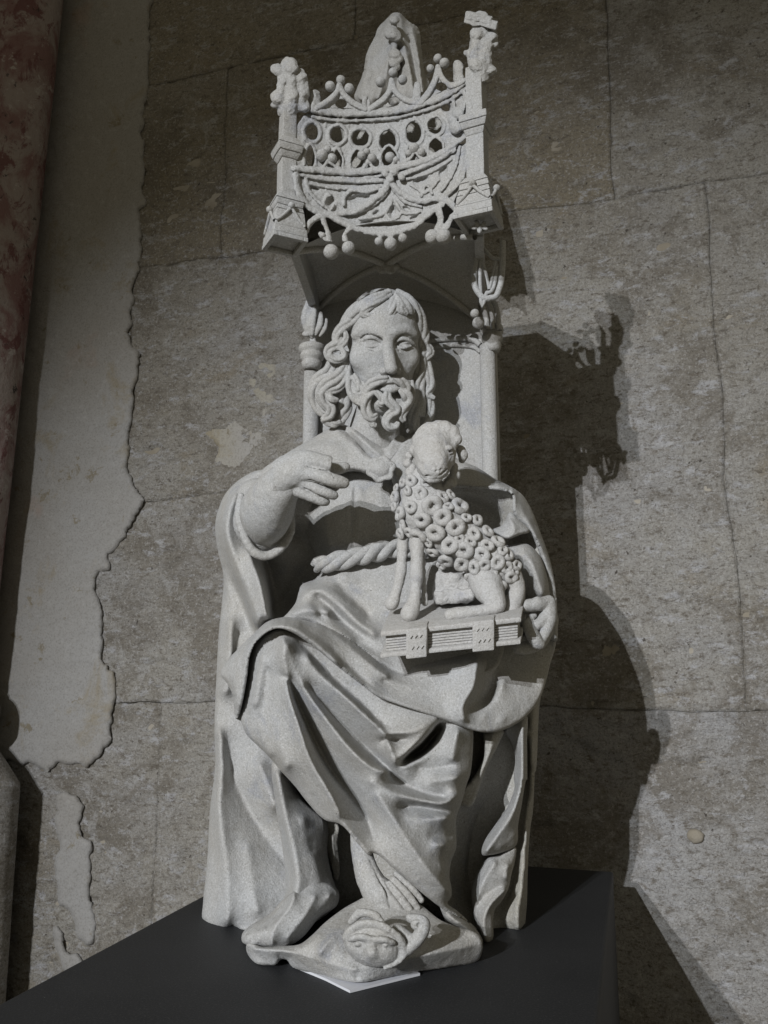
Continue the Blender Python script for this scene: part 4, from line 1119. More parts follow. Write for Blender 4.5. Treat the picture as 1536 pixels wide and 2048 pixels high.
# right side of the cloak below the lap
relief('cloak_right', cB((1250, -80, .03), (1500, 0, .035), (1478, 200, .035), (1435, 420, .035), (1400, 560, .035), (1366, 660, .035), (1345, 900, .035), (1336, 1150, .035), (1312, 1400, .035)) + cD((1318, 60, .035), (1302, 380, .036), (1282, 510, .036), (1262, 850, .036), (1248, 1200, .036), (1225, 1310, .034), (1185, 1335, .03), (1000, 1350, .02), (880, 1370, .0), (700, 1300, .0), (560, 1000, .0), (600, 500, .0)) + cB((800, 1300, .0), (760, 900, .0), (900, 300, .0)),
       [cB((1400, 300, .02), (1330, 700, .018), (1290, 900, .018)), cB((1256, 850, .030), (1262, 1300, .030)) + cD((1240, 350, .030), (1185, 700, .03), (1120, 1000, .028), (1000, 1200, .022)), cB((1290, 1000, .015), (1290, 1450, .015)) + cD((1270, 300, .018), (1235, 700, .014), (1215, 1000, .008), (1180, 1200, .0), (1190, 1310, .002)), cB((1000, 900, .02), (900, 1400, .03)) + cD((800, 500, .03), (760, 900, .03)), cB((1150, 1000, .03), (1050, 1400, .04)) + cD((900, 400, .045), (800, 800, .045), (820, 1100, .03))],
       SW, robe, back=.09, blur=3, roll=(6, .010), amp=1.3)
relief('cloak_fold', cB((1070, 915, -.01), (1250, 800, -.02), (1256, 1000, -.015), (1256, 1400, -.01)) + cD((1250, 120, -.01), (1212, 330, -.01), (1185, 480, -.01), (1170, 640, -.008), (1050, 702, -.02), (950, 722, -.026), (900, 722, -.026), (892, 690, -.024), (915, 610, -.022), (1000, 480, -.016), (1090, 350, -.01), (1140, 240, -.005), (1158, 160, .0)) + cB((1150, 1320, .005), (1160, 1120, .005), (1120, 1000, .0)),
       [cB((1215, 900, -.032), (1215, 1300, -.030)) + cD((1200, 200, -.030), (1130, 400, -.034), (1020, 560, -.044), (930, 690, -.048)), cD((1150, 560, -.02), (1040, 660, -.034))], ST, robe, back=.05, blur=3, roll=(5, .007), step=2.4, amp=1.3)
relief('cloak_fold', cB((915, 930, -.03), (1070, 925, -.03), (1040, 1010, -.03), (1000, 1090, -.03), (930, 1230, -.03), (870, 1400, -.03), (800, 1536, -.03)) + cD((740, 330, -.03), (700, 330, -.03), (720, 200, -.035)) + cB((800, 1330, -.04), (905, 1150, -.04), (912, 1050, -.04)), [cB((985, 960, -.044), (960, 1090, -.046), (880, 1300, -.044)), cB((925, 1080, -.036))], SW, robe, back=.05, blur=3, roll=(5, .008), step=2.4)
relief('cloak_fold', cD((940, 748, -.012), (1040, 715, -.01), (1166, 655, .002), (1160, 760, .002), (1130, 880, .0), (1110, 980, -.004), (1050, 1095, -.012), (1000, 1155, -.02), (985, 1250, -.026), (982, 1390, -.03), (935, 1462, -.034), (900, 1400, -.032), (855, 1290, -.024), (828, 1180, -.02), (815, 985, -.012), (850, 890, -.008), (890, 815, -.008)),
       [cD((1000, 780, -.030), (900, 950, -.032), (850, 1110, -.032)), cD((840, 1125, -.026), (940, 1030, -.024), (1060, 960, -.018)), cD((1080, 1000, -.030), (960, 1120, -.042), (910, 1240, -.046), (930, 1400, -.046)), cD((1100, 800, -.022), (1090, 900, -.022))], ST, robe, back=.04, blur=2, roll=(4, .006), step=2.2)

relief('robe_hem', cD((560, 1120, -.098), (640, 1180, -.09), (800, 1272, -.072), (880, 1360, -.056), (905, 1425, -.045), (880, 1450, -.042), (780, 1420, -.05), (680, 1370, -.06), (615, 1300, -.07), (590, 1220, -.08)), [cD((640, 1215, -.1), (760, 1300, -.09), (860, 1390, -.065)), cD((680, 1320, -.078))], ST, robe, back=.0, blur=3, roll=(4, .006), step=2.2)

# ---------------------------------------------------------------- head
HD = float(S.depth(S.Y(772, 690, -.035)))
head = empty('head', statue)
v = Vol((675, 575, -150), (858, 905, 48), 1.5)
v.ball((768, 668, -62), (70, 86, 80))
v.ball((766, 715, -52), (66, 95, 58), 15)
v.ball((766, 650, -34), (60, 40, 38), 16)
v.ball((768, 800, -34), (44, 34, 34), 14)
v.ball((724, 716, -20), (24, 22, 18), 16); v.ball((820, 716, -30), (18, 22, 18), 16)
v.chain([(768, 800, -66), (752, 850, -74), (742, 905, -82)], [44, 46, 54], 10)
v.chain([(708, 672, -16), (724, 660, -5), (748, 659, 4), (766, 668, 8)], [5, 6, 6, 6], 9)
v.chain([(778, 668, 8), (794, 660, 3), (814, 659, -7), (832, 672, -22)], [6, 6, 6, 5], 9)
v.chain([(772, 664, 4), (776, 700, 14), (782, 736, 27)], [9, 8.5, 11], 10)
v.ball((743, 684, 9), (24, 14, 15), 8, 's'); v.ball((808, 686, 5), (20, 14, 15), 8, 's')
v.ball((743, 684, -10), (18, 12, 13), 2.5); v.ball((807, 687, -14), (16, 11, 13), 2.5)
v.chain([(720, 686, -11), (731, 677, -1), (746, 674, 4), (758, 680, 1), (764, 688, -3)], [2.6, 4, 4.4, 3.8, 2.4], 1.5)
v.chain([(789, 688, -2), (796, 680, 1), (808, 677, 0), (820, 682, -6), (828, 689, -14)], [2.2, 3.8, 4.2, 3.6, 2.4], 1.5)
v.chain([(727, 691, -4), (744, 693, 3), (760, 690, 0)], [2, 2.8, 2], 2); v.chain([(793, 692, -1), (808, 696, 0), (822, 692, -8)], [2, 2.6, 2], 2)
v.chain([(726, 687, 0), (743, 684, 5), (760, 688, 2)], [1.2, 2.8, 1.6], .6, 's'); v.chain([(791, 690, 0), (808, 688, 1), (823, 690, -8)], [1.2, 2.8, 1.6], .6, 's')
v.chain([(719, 680, -8), (731, 669, 2), (747, 666, 6), (762, 673, 5)], [1, 1.8, 2, 1.2], 2, 's'); v.chain([(788, 679, 3), (797, 671, 4), (809, 668, 1), (822, 673, -7)], [1.2, 2, 1.8, 1], 2, 's')
v.chain([(732, 700, 2), (748, 703, 5), (764, 697, 3)], [1, 1.6, 1], 2.5, 's'); v.chain([(794, 701, 3), (808, 704, 1), (820, 699, -7)], [1, 1.5, 1], 2.5, 's')
v.ball((783, 738, 26), (12, 10, 11), 5)
v.ball((767, 742, 13), (9, 8, 9), 4); v.ball((795, 742, 10), (8, 8, 9), 4)
v.ball((774, 750, 19), (4.5, 3.5, 5), 1.5, 's'); v.ball((789, 750, 17), (4.5, 3.5, 5), 1.5, 's')
v.chain([(758, 738, 12), (750, 752, 8), (744, 764, 2)], [1.2, 1.6, 1], 4, 's')
v.ball((778, 762, 6), (24, 13, 12), 8)
v.chain([(762, 778, 7), (780, 780, 13), (797, 777, 8)], [4, 6, 4], 3)
v.chain([(757, 772, 9), (775, 769, 15), (794, 769, 13), (806, 773, 4)], [1.5, 2.6, 3, 1.5], 1, 's')
v.rough(.8, .09)
v.build('face', ST, head, dist=HD)
v = Vol((612, 568, -150), (880, 872, 40), 1.6)
v.ball((766, 660, -72), (77, 84, 78))
v.ball((770, 726, -8), (62, 84, 62), 6, 's')
v.box((772, 860, -40), (64, 130, 120), 10, 6, 's')
for pts, r in (
        ([(779, 585, -22), (748, 600, -10), (722, 618, -12), (704, 640, -22), (692, 655, -30)], [9, 13, 13, 12, 8]),
        ([(768, 588, -34), (735, 604, -34), (708, 624, -36), (690, 650, -44), (680, 680, -48)], [10, 13, 13, 12, 10]),
        ([(770, 592, -14), (752, 604, -4), (734, 616, 0), (726, 628, -2), (742, 631, 2)], [7, 9, 8, 7, 5]),
        ([(788, 598, -12), (786, 612, 0), (780, 628, 4), (768, 626, 4), (758, 622, 2)], [9, 10, 8, 6, 4]),
        ([(790, 592, -14), (806, 606, -6), (820, 620, -12), (826, 626, -16)], [8, 11, 9, 5]),
        ([(796, 604, -4), (800, 618, 0), (814, 628, -4)], [8, 8, 5]),
        ([(792, 586, -30), (818, 602, -28), (836, 628, -36), (844, 655, -48), (845, 680, -58)], [9, 12, 12, 11, 9]),
        ([(704, 640, -20), (684, 656, -22), (674, 676, -22), (682, 690, -18), (692, 676, -16), (690, 662, -18)], [9, 11, 10, 8, 6, 4]),
        ([(690, 682, -26), (670, 690, -18), (656, 702, -16), (660, 714, -14), (676, 719, -12), (688, 711, -12), (682, 698, -14), (670, 697, -16)], [9, 10, 10, 9, 8, 7, 5, 4]),
        ([(690, 706, -34), (686, 737, -26), (673, 754, -20), (652, 770, -20), (642, 788, -22), (648, 804, -24), (661, 817, -24), (660, 830, -26), (645, 840, -30)], [9, 11, 12, 13, 12, 11, 11, 10, 6]),
        ([(668, 718, -40), (656, 745, -38), (638, 760, -40), (627, 782, -42), (631, 805, -44), (645, 823, -42), (662, 828, -38)], [11, 14, 14, 13, 12, 11, 7]),
        ([(686, 722, -30), (690, 750, -24), (678, 774, -20), (656, 786, -18), (662, 797, -14), (676, 800, -16)], [9, 10, 9, 8, 7, 4]),
        ([(684, 780, -44), (690, 815, -44), (680, 846, -46)], [13, 14, 9]), ([(646, 838, -36), (664, 848, -34), (680, 844, -36)], [7, 8, 5]),
        ([(668, 760, -52), (672, 800, -54), (668, 840, -56)], [16, 18, 12]),
        ([(838, 650, -52), (848, 668, -56), (846, 688, -58), (860, 704, -60), (852, 718, -58)], [10, 11, 11, 9, 5]),
        ([(844, 690, -66), (850, 725, -64), (858, 750, -60), (862, 772, -60), (855, 789, -60), (869, 796, -58)], [10, 11, 10, 9, 8, 4]),
        ([(836, 690, -62), (842, 737, -58), (836, 770, -56), (840, 800, -56), (841, 830, -58)], [12, 14, 13, 12, 9]),
        ([(826, 776, -54), (830, 806, -54), (827, 838, -56), (831, 855, -58)], [11, 13, 12, 8]),
        ([(856, 790, -66), (861, 826, -66), (848, 850, -66)], [9, 9, 6]), ([(820, 820, -70), (824, 860, -72)], [16, 14])):
    v.lock(pts, r, 1.1, 4, .9, ph=pts[0][0] % 3)
v.rough(.7, .1)
v.build('hair', ST, head, dist=HD)
v = Vol((680, 722, -70), (838, 868, 44), 1.4)
v.ball((770, 806, -16), (42, 22, 20)); v.ball((726, 788, -26), (28, 26, 20), 8); v.ball((806, 788, -30), (22, 30, 22), 8)
for pts, r in (
        ([(774, 756, 16), (756, 761, 16), (741, 771, 11), (734, 785, 6), (739, 797, 6)], [6, 9, 9.5, 8, 4]),
        ([(786, 757, 15), (802, 764, 10), (813, 776, 2), (815, 790, -4)], [6, 9, 9, 5]),
        ([(696, 735, -26), (697, 756, -19), (702, 780, -13), (714, 797, -7), (732, 803, -2)], [7, 9, 10, 10, 7]),
        ([(708, 752, -12), (718, 768, -4), (718, 784, -2), (708, 785, -5)], [7, 8, 7, 4]),
        ([(722, 768, -4), (734, 788, 2), (728, 804, 2), (716, 804, -2)], [7, 9, 8, 5]),
        ([(748, 782, 10), (736, 792, 10), (730, 810, 10), (733, 826, 10), (744, 835, 11), (754, 829, 11)], [7, 9, 10, 10, 8, 4]),
        ([(752, 786, 12), (764, 796, 12), (764, 808, 11), (754, 806, 12)], [6, 7, 6, 4]),
        ([(742, 838, 6), (746, 849, 8), (752, 851, 9)], [6, 6, 4]),
        ([(774, 784, 14), (775, 800, 14), (786, 811, 12), (793, 820, 10), (780, 831, 12), (773, 844, 14), (780, 855, 15), (793, 853, 14), (796, 845, 14)], [7, 9, 9, 9, 9, 9, 8, 6, 4]),
        ([(800, 780, 8), (811, 788, 6), (817, 798, 1), (811, 813, 1), (803, 832, 2), (808, 842, 2)], [6, 10, 11, 10, 8, 5]),
        ([(820, 764, -18), (822, 794, -14), (814, 812, -10)], [7, 9, 6])):
    v.lock(pts, r, 1.2, 3, .8, ph=pts[0][0] % 5)
v.rough(.6, .11)
v.build('beard', ST, head, dist=HD)

# ---------------------------------------------------------------- blessing arm and hand
arm = empty('right_arm', statue)
v = Vol((440, 890, -30), (606, 1130, 250), 2.2)
v.ball((528, 1040, 62), (52, 66, 62)); v.chain([(514, 1000, 36), (517, 1042, 70)], [44, 52], 14)
v.chain([(580, 1030, 60), (582, 1062, 82), (560, 1098, 96), (530, 1112, 104), (508, 1104, 112), (488, 1072, 118), (477, 1030, 116), (482, 992, 98)], [7, 7, 7, 8, 8, 7, 7, 7], 6)
v.build('wide_sleeve', ST, arm, y0=0.)
v = Vol((476, 900, 20), (610, 1100, 260), 2.2)
v.chain([(528, 1050, 90), (534, 1022, 130), (552, 985, 172), (578, 955, 200)], [42, 50, 42, 30], 10)
v.ball((522, 1020, 130), (38, 46, 44), 12); v.rough(.8, .06)
v.build('under_sleeve', ST, arm, y0=0.)
v = Vol((545, 890, 150), (702, 1018, 262), 1.5)
v.chain([(552, 968, 188), (572, 948, 206), (600, 940, 216)], [34, 32, 27], 8); v.ball((588, 942, 214), (42, 33, 20), 8, rot=12)
v.chain([(590, 920, 214), (618, 918, 224), (648, 925, 228), (660, 928, 228)], [18, 15, 13, 12], 8)
v.box((672, 930, 230), (9, 20, 22), 1, 1, 's', rot=8)
v.chain([(600, 945, 222), (636, 950, 234), (664, 960, 236), (688, 966, 228)], [16, 13.5, 12.5, 11], 5)
v.chain([(600, 962, 214), (632, 977, 222), (656, 986, 220), (669, 991, 214)], [15, 10.5, 9, 8], 5)
v.chain([(588, 975, 206), (618, 991, 212), (640, 1000, 210), (652, 1004, 204)], [15, 10, 9, 8], 5)
v.chain([(640, 936, 196), (668, 938, 188), (690, 934, 180)], [13, 12, 10], 4)
v.chain([(612, 955, 236), (640, 968, 240), (662, 979, 236)], [1.2, 2.6, 2], 2, 's'); v.chain([(604, 972, 226), (630, 988, 226), (648, 996, 222)], [1.2, 2.4, 2], 2, 's'); v.chain([(612, 934, 236), (640, 941, 240), (662, 945, 238)], [1, 2, 2.4], 2, 's')
v.chain([(664, 948, 244), (668, 960, 247), (666, 971, 244)], .9, 1.5, 's')
v.rough(.7, .09)
v.build('hand', ST, arm, y0=0.)

# ---------------------------------------------------------------- brooch
v = Vol((722, 898, 10), (808, 978, 76), 1.5)
v.ball((762, 938, 40), (27, 24, 13)); v.ball((760, 936, 48), (20, 17, 9), 2)
for k in range(6):
    a = k * math.pi / 3 + .3; b = a + .9
    v.chain([(762 + 22 * math.cos(a), 938 + 20 * math.sin(a), 48), (762 + 26 * math.cos((a + b) / 2), 938 + 23 * math.sin((a + b) / 2), 46), (762 + 22 * math.cos(b), 938 + 20 * math.sin(b), 50)], [4, 5, 4], 2)
v.chain([(776, 918, 58), (782, 930, 58), (784, 944, 54)], [1, 2, 1], 1, 's'); v.chain([(762, 957, 58), (772, 952, 60), (784, 944, 56)], [1, 2.4, 1], 1, 's'); v.chain([(744, 926, 58), (740, 940, 58), (748, 952, 58)], [1, 1.6, 1], 1, 's')
v.chain([(746, 930, 58), (760, 922, 61), (774, 932, 58), (774, 946, 57)], [1, 1.4, 1.4, 1], 1.5, 's')
v.rough(.8, .1); v.build('brooch', ST, statue, y0=-.005)

# ---------------------------------------------------------------- book
book = empty('book', statue)
FBL, FTL, FBR, FTR = S.Y(760, 1317, -.150), S.Y(761, 1264, -.154), S.Y(1042, 1289, -.142), S.Y(1042, 1234, -.146)
BTL, BTR = S.Y(786, 1205, -.035), S.Y(1052, 1186, -.03)
def bk(s_, t, r):                                # along, into depth, up
    f0 = FBL * (1 - s_) + FBR * s_; f1 = FTL * (1 - s_) + FTR * s_; b1 = BTL * (1 - s_) + BTR * s_; b0 = b1 + (f0 - f1)
    return (f0 * (1 - t) + b0 * t) * (1 - r) + (f1 * (1 - t) + b1 * t) * r
def bbox(name, s0, s1, t0, t1, r0, r1, bev=.0012, amp=.0006, cuts=3, mat=None, parent=None):
    bm = bmesh.new()
    vs = [bm.verts.new(bk(a, b, c)) for c in (r0, r1) for a, b in ((s0, t0), (s1, t0), (s1, t1), (s0, t1))]
    for f in ((0, 1, 2, 3), (7, 6, 5, 4), (0, 4, 5, 1), (1, 5, 6, 2), (2, 6, 7, 3), (3, 7, 4, 0)): bm.faces.new([vs[i] for i in f])
    weather(bm, amp, 70, cuts, bev)
    return bm_obj(name, bm, mat or SP, parent or book, True)
bbox('cover', 0, 1, 0, 1, .80, 1., .002); bbox('cover', 0, 1, 0, 1, 0, .17, .002)
nl = 6
for k in range(nl):
    a = .18 + .61 * k / nl; b = .18 + .61 * (k + .80) / nl
    bbox('page_gathering', .035, .975, .045 + .012 * random.random(), .98, a, b, .0007, .0005, 3)
for s0, s1 in ((.190, .338), (.662, .815)):
    st_ = bbox('clasp_strap', s0, s1, -.055, .04, -.05, 1.06, .0016)
    bbox('clasp_tab', s0 + .004, s1 - .004, -.05, .16, 1.0, 1.055, .001)
    for i in range(3):
        for j, (r0, dr) in enumerate(((.72, .10), (.30, .11))):
            c0 = s0 + .028 + .034 * i + .012 * j
            P = [bk(c0, -.062, r0), bk(c0 + .016, -.062, r0 + dr)]
            V, f = tube(P, .0011, 6, sm=1); mesh_obj('stitch', V, f, SP, book)
# ---------------------------------------------------------------- lamb
lamb = empty('lamb', statue)
cL = crop(740, 820, 400 / 1536)
def L3(x, y, w): a = cL((x, y))[0]; return (a[0], a[1], w)
YL = -.085
v = Vol((772, 900, -80), (1062, 1245, 92), 1.9)
axis = np.array([(846, 958, 12, 44), (848, 1000, 12, 62), (862, 1030, 10, 68), (895, 1060, 6, 66), (935, 1090, 2, 60), (975, 1118, -2, 57), (998, 1146, -6, 46)], float)
v.chain([tuple(a[:3]) for a in axis], list(axis[:, 3] - 13), 6)
v.rough(3.2, .05); v.rough(1.4, .12)
v.build('fleece', SP, lamb, y0=YL)
def torus_obj():
    n, m = 20, 10; V = []; 
    for i in range(n):
        a = 2 * math.pi * i / n
        for j in range(m):
            b = 2 * math.pi * j / m
            R = .60 + .05 * math.sin(2 * a + 1); r = .40 + .05 * math.sin(3 * a)
            V.append(((R + r * math.cos(b)) * math.cos(a), (R + r * math.cos(b)) * math.sin(a), r * .9 * math.sin(b) + .10 * math.sin(a)))
    id_ = np.arange(n * m).reshape(n, m); nx = np.roll(id_, -1, 0); ny = np.roll(id_, -1, 1); nxy = np.roll(nx, -1, 1)
    V = np.array(V); V += .05 * fbm(V, 2.2, 2)[:, None]
    return V, np.stack([id_, nx, nxy, ny], -1).reshape(-1, 4)
tv, tf = torus_obj()
curls = [(315, 545, 48), (390, 640, 52), (480, 735, 68), (690, 740, 62), (190, 670, 46), (312, 745, 46), (230, 797, 52), (400, 845, 62), (560, 822, 60), (660, 900, 66), (500, 942, 66), (370, 972, 62), (612, 1040, 60), (722, 1078, 62), (582, 1157, 56), (705, 1182, 56),
         (860, 1110, 54), (800, 950, 48), (980, 1170, 56), (930, 1245, 46), (1062, 1110, 46), (905, 930, 46), (985, 1010, 50), (842, 1335, 52), (1050, 1210, 46), (1000, 1352, 46), (1085, 1285, 46), (250, 885, 42), (232, 950, 42), (290, 622, 38), (560, 668, 44), (620, 650, 40),
         (825, 845, 42), (742, 828, 38), (1125, 1195, 42), (800, 1210, 48), (480, 1095, 42), (545, 1195, 34), (900, 1040, 46), (770, 1010, 42), (1020, 1080, 40), (880, 1190, 44), (770, 1290, 42), (920, 1330, 42), (430, 560, 40), (250, 560, 38), (200, 600, 34), (185, 740, 34), (300, 940, 40), (450, 1020, 34), (600, 740, 40), (690, 990, 36), (1110, 1240, 34)]
first = None
for x, y, r in curls:
    a, b = cL((x, y))[0]
    d = np.hypot(axis[:, 0] - a, axis[:, 1] - b)
    best = None
    for p, q in zip(axis[:-1], axis[1:]):
        for t in np.linspace(0, 1, 9):
            c = p * (1 - t) + q * t; dd = math.hypot(c[0] - a, c[1] - b)
            if best is None or dd / c[3] < best[0]: best = (dd / c[3], c)
    c = best[1]; k = min(best[0], .94)
    w = c[2] + c[3] * math.sqrt(1 - k * k) - 6
    P = vmap(np.array([a, b, w]), y0=YL)
    nrm = np.array([a - c[0], 0, -(b - c[1])]) / c[3] * .9
    nrm[1] = -math.sqrt(max(1 - min(k, .85)**2, .1))
    nrm += np.array([random.uniform(-.15, .15), 0, random.uniform(-.15, .15)])
    qn = Vector(nrm).to_track_quat('Z', 'Y')
    sc = r * .2604 * .00062 * 1.16
    if first is None: first = o = mesh_obj('wool_curl', tv, tf, SP, lamb)
    else: o = share(first)
    o.location = P; o.rotation_euler = (qn @ Vector((0, 0, 1)).rotation_difference(Vector((0, 0, 1)))).to_euler(); o.rotation_mode = 'QUATERNION'
    o.rotation_quaternion = qn @ Matrix.Rotation(random.uniform(0, 6.28), 3, 'Z').to_quaternion()
    o.scale = (sc, sc * random.uniform(.88, 1.05), sc * random.uniform(.85, 1.15))
v = Vol((806, 838, -40), (940, 985, 110), 1.4)
v.ball((868, 893, 38), (42, 40, 38)); v.chain([(864, 902, 52), (866, 926, 62), (868, 938, 64)], [34, 30, 25], 10); v.ball((888, 912, 46), (24, 28, 26), 10)
v.chain([(862, 932, 8), (850, 972, 6)], [30, 28], 8)
for x, y, r in ((395, 165, 40), (450, 125, 42), (520, 112, 44), (590, 118, 44), (640, 155, 42), (668, 215, 40), (360, 215, 36), (480, 165, 46), (570, 165, 46), (640, 235, 40), (330, 300, 34)): v.ball(L3(x, y + 10, 42), r * .27, 9)
for x, y, r in ((300, 350, 30), (290, 410, 32), (330, 440, 30), (375, 490, 30), (310, 480, 34), (640, 440, 32), (655, 500, 36), (620, 560, 40), (580, 600, 36), (330, 560, 40), (470, 590, 40)): v.ball(L3(x, y, 26), r * .3, 3)
v.chain([L3(690, 300, 20), L3(712, 345, 16), L3(708, 388, 12)], [8, 9, 6], 4); v.chain([L3(345, 320, 20), L3(310, 370, 12)], [8, 6], 3)
v.ball(L3(612, 318, 66), (9, 6, 7), 4, 's'); v.ball(L3(612, 316, 60), (8, 6, 7), 1)
v.chain([L3(580, 298, 76), L3(610, 288, 72), L3(640, 300, 62)], [2, 3, 2], 3); v.chain([L3(585, 330, 74), L3(612, 338, 70), L3(635, 325, 62)], [1.4, 2, 1.4], 2)
v.chain([L3(395, 470, 72), L3(430, 500, 82), L3(480, 518, 90), L3(540, 505, 88), L3(585, 455, 78)], [1.6, 2.2, 2.4, 2.4, 1.6], 1.5, 's')
v.chain([L3(400, 500, 66), L3(460, 530, 74), L3(540, 525, 72)], [5, 7, 6], 3); v.ball(L3(548, 462, 92), (3, 4, 4), 1.5, 's'); v.ball(L3(510, 470, 94), (3, 3, 4), 1.5, 's'); v.chain([L3(540, 400, 84), L3(550, 440, 84)], [1.5, 1.5], 4, 's')
v.rough(2., .07); v.rough(.8, .2)
v.build('lamb_head', SP, lamb, y0=YL)
def leg(pts, r, lo, hi, grooves=()):
    q = Vol(lo, hi, 1.7); q.chain(pts, r, 5)
    for g, gr in grooves: q.chain(g, gr, 1.5, 's')
    q.rough(.8, .09); return q.build('leg', SP, lamb, y0=YL)
leg([(834, 1082, 36), (834, 1120, 43), (833, 1148, 46), (832, 1168, 46), (829, 1198, 50), (824, 1216, 54), (818, 1228, 56)], [16, 11, 12.5, 10, 10.5, 14, 17], (792, 1060, 10), (862, 1252, 96), [([(818, 1216, 76), (814, 1230, 80), (812, 1246, 76)], 2.0), ([(802, 1213, 66), (820, 1210, 72), (840, 1216, 66)], 1.2)])
leg([(806, 1080, 14), (803, 1128, 18), (801, 1146, 20), (795, 1176, 20), (788, 1196, 22), (783, 1208, 24)], [12, 9, 10, 8.5, 10, 13], (762, 1060, -10), (830, 1228, 52), [([(782, 1198, 38), (778, 1214, 40)], 1.8)])
leg([(842, 1110, 20), (846, 1160, 22), (850, 1206, 26)], [9, 5, 6], (825, 1090, 0), (866, 1222, 50))
leg([(968, 1150, 10), (976, 1176, 30), (990, 1200, 48), (996, 1212, 54), (960, 1222, 60), (925, 1226, 64), (900, 1230, 66)], [34, 30, 20, 13, 11, 12, 12], (880, 1095, -20), (1030, 1250, 100), [([(908, 1220, 78), (920, 1228, 80), (926, 1240, 76)], 1.8)])
leg([(1020, 1150, 0), (1034, 1180, 4), (1026, 1210, 14), (1020, 1228, 24)], [24, 16, 16, 19], (990, 1110, -30), (1065, 1255, 60))
# ledge of stone left under the lamb
q = Vol((858, 1120, -60), (960, 1222, 40), 2.)
q.box((905, 1172, -10), (36, 28, 30), 12, 2, rot=4); q.box((908, 1192, 0), (42, 14, 34), 9, 3, rot=-6); q.box((905, 1146, -16), (28, 22, 22), 8, 3, rot=6); q.rough(7, .045); q.rough(2.5, .13)
q.build('stone_ledge', SP, lamb, y0=YL + .01)

# ---------------------------------------------------------------- left hand under the book
v = Vol((1015, 1180, -40), (1118, 1320, 70), 1.6)
v.chain([(1096, 1206, 10), (1074, 1209, 30), (1052, 1211, 36)], [14, 12, 12.5], 4); v.ball((1050, 1211, 38), (12, 12, 12), 2)
v.chain([(1096, 1206, 10), (1100, 1232, 18), (1092, 1258, 26), (1084, 1280, 34)], [14, 12, 12, 8], 6)
v.chain([(1052, 1248, 44), (1064, 1268, 46), (1074, 1284, 42), (1082, 1290, 38)], [8, 12, 12, 8], 4)
v.chain([(1096, 1240, 10), (1086, 1275, 8), (1062, 1293, 14), (1036, 1298, 26)], [14, 14, 13, 10], 5); v.chain([(1066, 1232, 20), (1050, 1250, 40)], [8, 8], 3); v.ball((1074, 1206, 32), (11, 13, 12), 4); v.ball((1098, 1226, 22), (12, 14, 12), 4); v.chain([(1062, 1200, 44), (1064, 1212, 46)], 1., 2, 's'); v.chain([(1100, 1218, 8), (1082, 1244, 30), (1066, 1256, 40)], [12, 10, 8], 4)
v.rough(.9, .09); v.build('left_hand', ST, statue, y0=-.06)

# ---------------------------------------------------------------- feet
relief('foot', cC((690, 1090, -.085), (790, 1010, -.095), (940, 940, -.085), (1080, 950, -.07), (1148, 1010, -.062), (1140, 1115, -.066), (1000, 1218, -.082), (850, 1388, -.10), (720, 1460, -.108), (600, 1484, -.112), (500, 1470, -.108), (430, 1444, -.104), (378, 1416, -.098), (380, 1345, -.094), (500, 1248, -.085), (600, 1190, -.082)),
       [cC((800, 990, -.112), (770, 1110, -.124), (690, 1220, -.130), (630, 1320, -.134), (620, 1430, -.132)), cC((960, 1050, -.104), (880, 1210, -.120), (740, 1380, -.128)), cC((560, 1310, -.128), (545, 1400, -.124), (560, 1460, -.118)), cC((500, 1330, -.122), (490, 1420, -.124)), cC((462, 1350, -.114), (458, 1440, -.110)), cC((425, 1370, -.114), (420, 1420, -.112)), cC((700, 1180, -.108), (600, 1240, -.104), (480, 1300, -.104)), cC((1080, 1040, -.086), (960, 1180, -.100))],
       ST, statue, back=-.02, blur=2, roll=(4, .007), step=2.2, wob=.0012)
v = Vol((694, 1660, -50), (862, 1872, 72), 1.6)
v.chain([(722, 1660, -10), (724, 1705, -6), (738, 1755, 6), (760, 1795, 20)], [20, 19, 24, 28], 8); v.ball((764, 1790, 8), (34, 34, 24), 8, rot=45)
for a, b, c, r in (((752, 1790, 30), (775, 1825, 36), (798, 1852, 34), 12), ((766, 1778, 30), (792, 1812, 34), (812, 1840, 32), 9.5), ((778, 1768, 26), (806, 1802, 30), (824, 1830, 27), 8.5), ((786, 1758, 20), (816, 1790, 24), (834, 1816, 20), 8), ((792, 1748, 12), (824, 1778, 16), (842, 1800, 12), 7)):
    v.chain([a, b, c], [r * .8, r, r * .92], 2.5)
for a, b in (((742, 1720, 18), (782, 1808, 46)), ((748, 1712, 16), (800, 1800, 42)), ((752, 1706, 12), (812, 1788, 36))): v.chain([a, ((a[0] + b[0]) / 2, (a[1] + b[1]) / 2, (a[2] + b[2]) / 2 + 2), b], [1.5, 2.6, 2.2], 3, 's')
for p in ((794, 1846, 44), (808, 1836, 40), (822, 1826, 34)): v.ball(p, (3.5, 3, 4), 1.5, 's')
v.rough(1., .09)
v.build('foot', ST, statue, y0=-.10)

